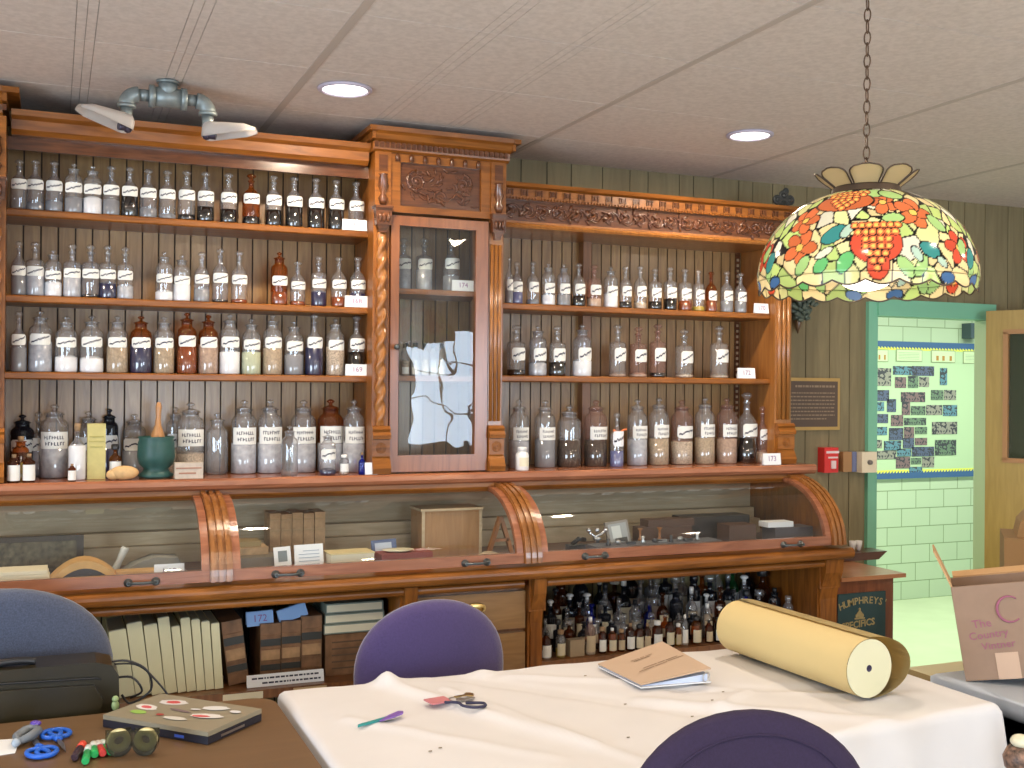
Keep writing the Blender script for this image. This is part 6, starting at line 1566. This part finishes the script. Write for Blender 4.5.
for i, (x0, y0_, x1, y1, lb) in enumerate(((870, 349, 888, 362, 'leftmost framed notice on the top line of the corridor board'), (896, 349, 922, 362, 'framed certificate notice on the top line of the corridor board'), (931, 350, 955, 363, 'framed notice with three small figures on the corridor board'), (963, 351, 985, 364, 'rightmost framed notice on the top line of the corridor board'))):
    A_, B_ = at(x0, y0_, Y=YC-.022), at(x1, y1, Y=YC-.022)
    t = empty('framed_notice', ((A_.x+B_.x)/2, YC-.022, B_.z), lb, 'notice', 'framed notices on the corridor board')
    obj('frame', MB().box(A_.x, B_.x, YC-.0245, YC-.0212, B_.z, A_.z), mat('notice_frame', (.30, .36, .22), .5), t)
    obj('sheet', MB().box(A_.x+.006, B_.x-.006, YC-.026, YC-.025, B_.z+.006, A_.z-.006), mat('notice_sheet', (.62, .74, .5), .7), t)
    b = MB()
    if i % 2 == 0:
        for q in (.2, .45, .75): b.box(A_.x+(B_.x-A_.x)*q, A_.x+(B_.x-A_.x)*(q+.10), YC-.027, YC-.0262, B_.z+.015, B_.z+.05)
        obj('figures', b, mat('figure_brown', (.45, .22, .06), .6), t)
    else:
        for q in range(5): b.box(A_.x+.02, B_.x-.03, YC-.027, YC-.0262, B_.z+.018+.011*q, B_.z+.021+.011*q)
        obj('printed_lines', b, mat('notice_print', (.30, .38, .28), .6), t)
# exit-style small dark fixture and tube light seen on the block wall
c = at(972, 331, Y=YC-.05)
t = tag(ground(obj('wall_speaker', MB().box(c.x-.05, c.x+.05, YC-.09, YC-.001, c.z-.055, c.z+.055), mat('dark_blue_grey', (.06, .09, .12), .5), None, bevel=.006)), 'small dark box fixed high on the corridor wall', 'fixture')

# ------------------------------------------------------------------ cardboard boxes
CB = mat('cardboard', (.29, .19, .13), .8, noise=.06, nscale=20); CBI = mat('cardboard_inside', (.50, .30, .14), .8)
BL_, BR_ = at(966, 681, Z=.745), at(1030, 671, Z=.745)
t = empty('open_carton', (BL_.x, BL_.y, .7445), 'open cardboard box with handwritten lettering on the right hand table', 'box')
wv = .36; hv = .245
c0 = Vector((BL_.x, BL_.y, .7445)); ux = Vector((math.cos(R(43)), -math.sin(R(43)), 0)); uy = Vector((math.sin(R(43)), math.cos(R(43)), 0)); tilt = 0
Mb = Matrix(((ux.x, uy.x, -.0, c0.x), (ux.y, uy.y, 0, c0.y), (0, 0, 1, c0.z), (0, 0, 0, 1)))
# leans back on a low wedge: rotated about its lower left edge
Mb = Mb @ Matrix.Rotation(R(-9), 4, 'Y')
b = MB(); th = .004; dv = .15
b.box(0, wv, 0, th, 0, hv, Mb); b.box(0, wv, dv-th, dv, 0, hv, Mb); b.box(0, th, th, dv-th, 0, hv, Mb); b.box(wv-th, wv, th, dv-th, 0, hv, Mb); b.box(th, wv-th, th, dv-th, 0, th, Mb)
obj('body', b, CB, t)
Mf = Mb @ Matrix.Translation((0, 0, hv)) @ Matrix.Rotation(R(-17), 4, 'Y')
obj('flap', MB().box(0, th, .004, dv-.004, 0, .10, Mf), CBI, t)
Mf = Mb @ Matrix.Translation((0, dv, hv)) @ Matrix.Rotation(R(-82), 4, 'X')
obj('flap', MB().box(.01, wv-.01, -th, 0, 0, .05, Mf), CBI, t)
Mf = Mb @ Matrix.Translation((wv, 0, hv)) @ Matrix.Rotation(R(55), 4, 'Y')
obj('flap', MB().box(-th, 0, .004, dv-.004, 0, .10, Mf), CBI, t)
obj('tape_strip', MB().box(.080, .135, -.0012, -.0003, 0, .068, Mb), mat('tan_tape', (.55, .38, .27), .4), t)
MAR = mat('maroon_marker', (.32, .10, .16), .7)
for s2, sz, lx, lz in (('The', .030, .060, .145), ('Country', .028, .072, .116), ('Vintner', .027, .092, .088)):
    me_ = text_mesh(s2, sz, MAR, Mb @ Matrix.Translation((lx, -.0012, lz)) @ Matrix.Rotation(R(-4), 4, 'Y') @ FACE, .0003, 'handwriting'); obj('handwriting', me_, None, t)
pts = [Mb @ Vector((.132+.030*math.cos(a), -.0016, .178+.033*math.sin(a))) for a in [R(50)+R(260)*k_/20 for k_ in range(21)]]
obj('crescent_mark', MB().tube(pts, [.0015+.0022*math.sin(PI*k_/20) for k_ in range(21)], 6), MAR, t)
# boxes behind it
CB2 = mat('dark_cardboard', (.26, .135, .045), .8)
p = at(1004, 600, Y=2.75)
t = empty('stacked_carton', (p.x, 2.75, 0), 'brown cardboard box standing behind the open one by the door leaf', 'box', rz=R(-44))
zz_ = at(1004, 538, Y=2.75).z
obj('body', MB().box(0, .36, 0, .28, .50, zz_), CB2, t, world=False, bevel=.003)
obj('tape_strip', MB().box(.15, .20, -.0012, -.0004, .50, zz_-.01), mat('tan_tape', (.55, .38, .27), .4), t, world=False)
o = obj('small_carton', MB().prism([(0, 0), (.01, .05), (.04, .085), (.28, .12), (.28, 0)], 'Y', 0, .2), CB2, None); o.location = (p.x+.045, 2.74, zz_+.0008); o.rotation_euler = (0, 0, R(-44)); tag(o, 'crumpled brown box top on the stacked cardboard box', 'box')
o = obj('storage_crate', MB().box(-.01, .38, -.01, .30, 0, .499), mat('crate_grey', (.20, .19, .18), .6), None, bevel=.006); o.location = (p.x, 2.75, 0); o.rotation_euler = (0, 0, R(-44)); tag(o, 'grey storage crate on the floor under the stacked cardboard box', 'crate')
# mottled jug on the right hand table
p = at(1017, 771, Z=.75)
o = obj('mottled_jug', MB().lathe([(.018, 0), (.030, .010), (.034, .030), (.026, .048), (.018, .054)], seg=20), mat('mottled_brown', (.16, .09, .06), .5, noise=.9, nscale=90)); o.location = (p.x+.01, p.y, .7455); tag(o, 'mottled brown jug with a cream stopper at the lower right corner', 'jug')
obj('round_stopper', MB().sphere((0, 0, .062), .020, 16, 10, (1, 1, .7)), mat('cream_glaze', (.62, .58, .42), .4), o, world=False)
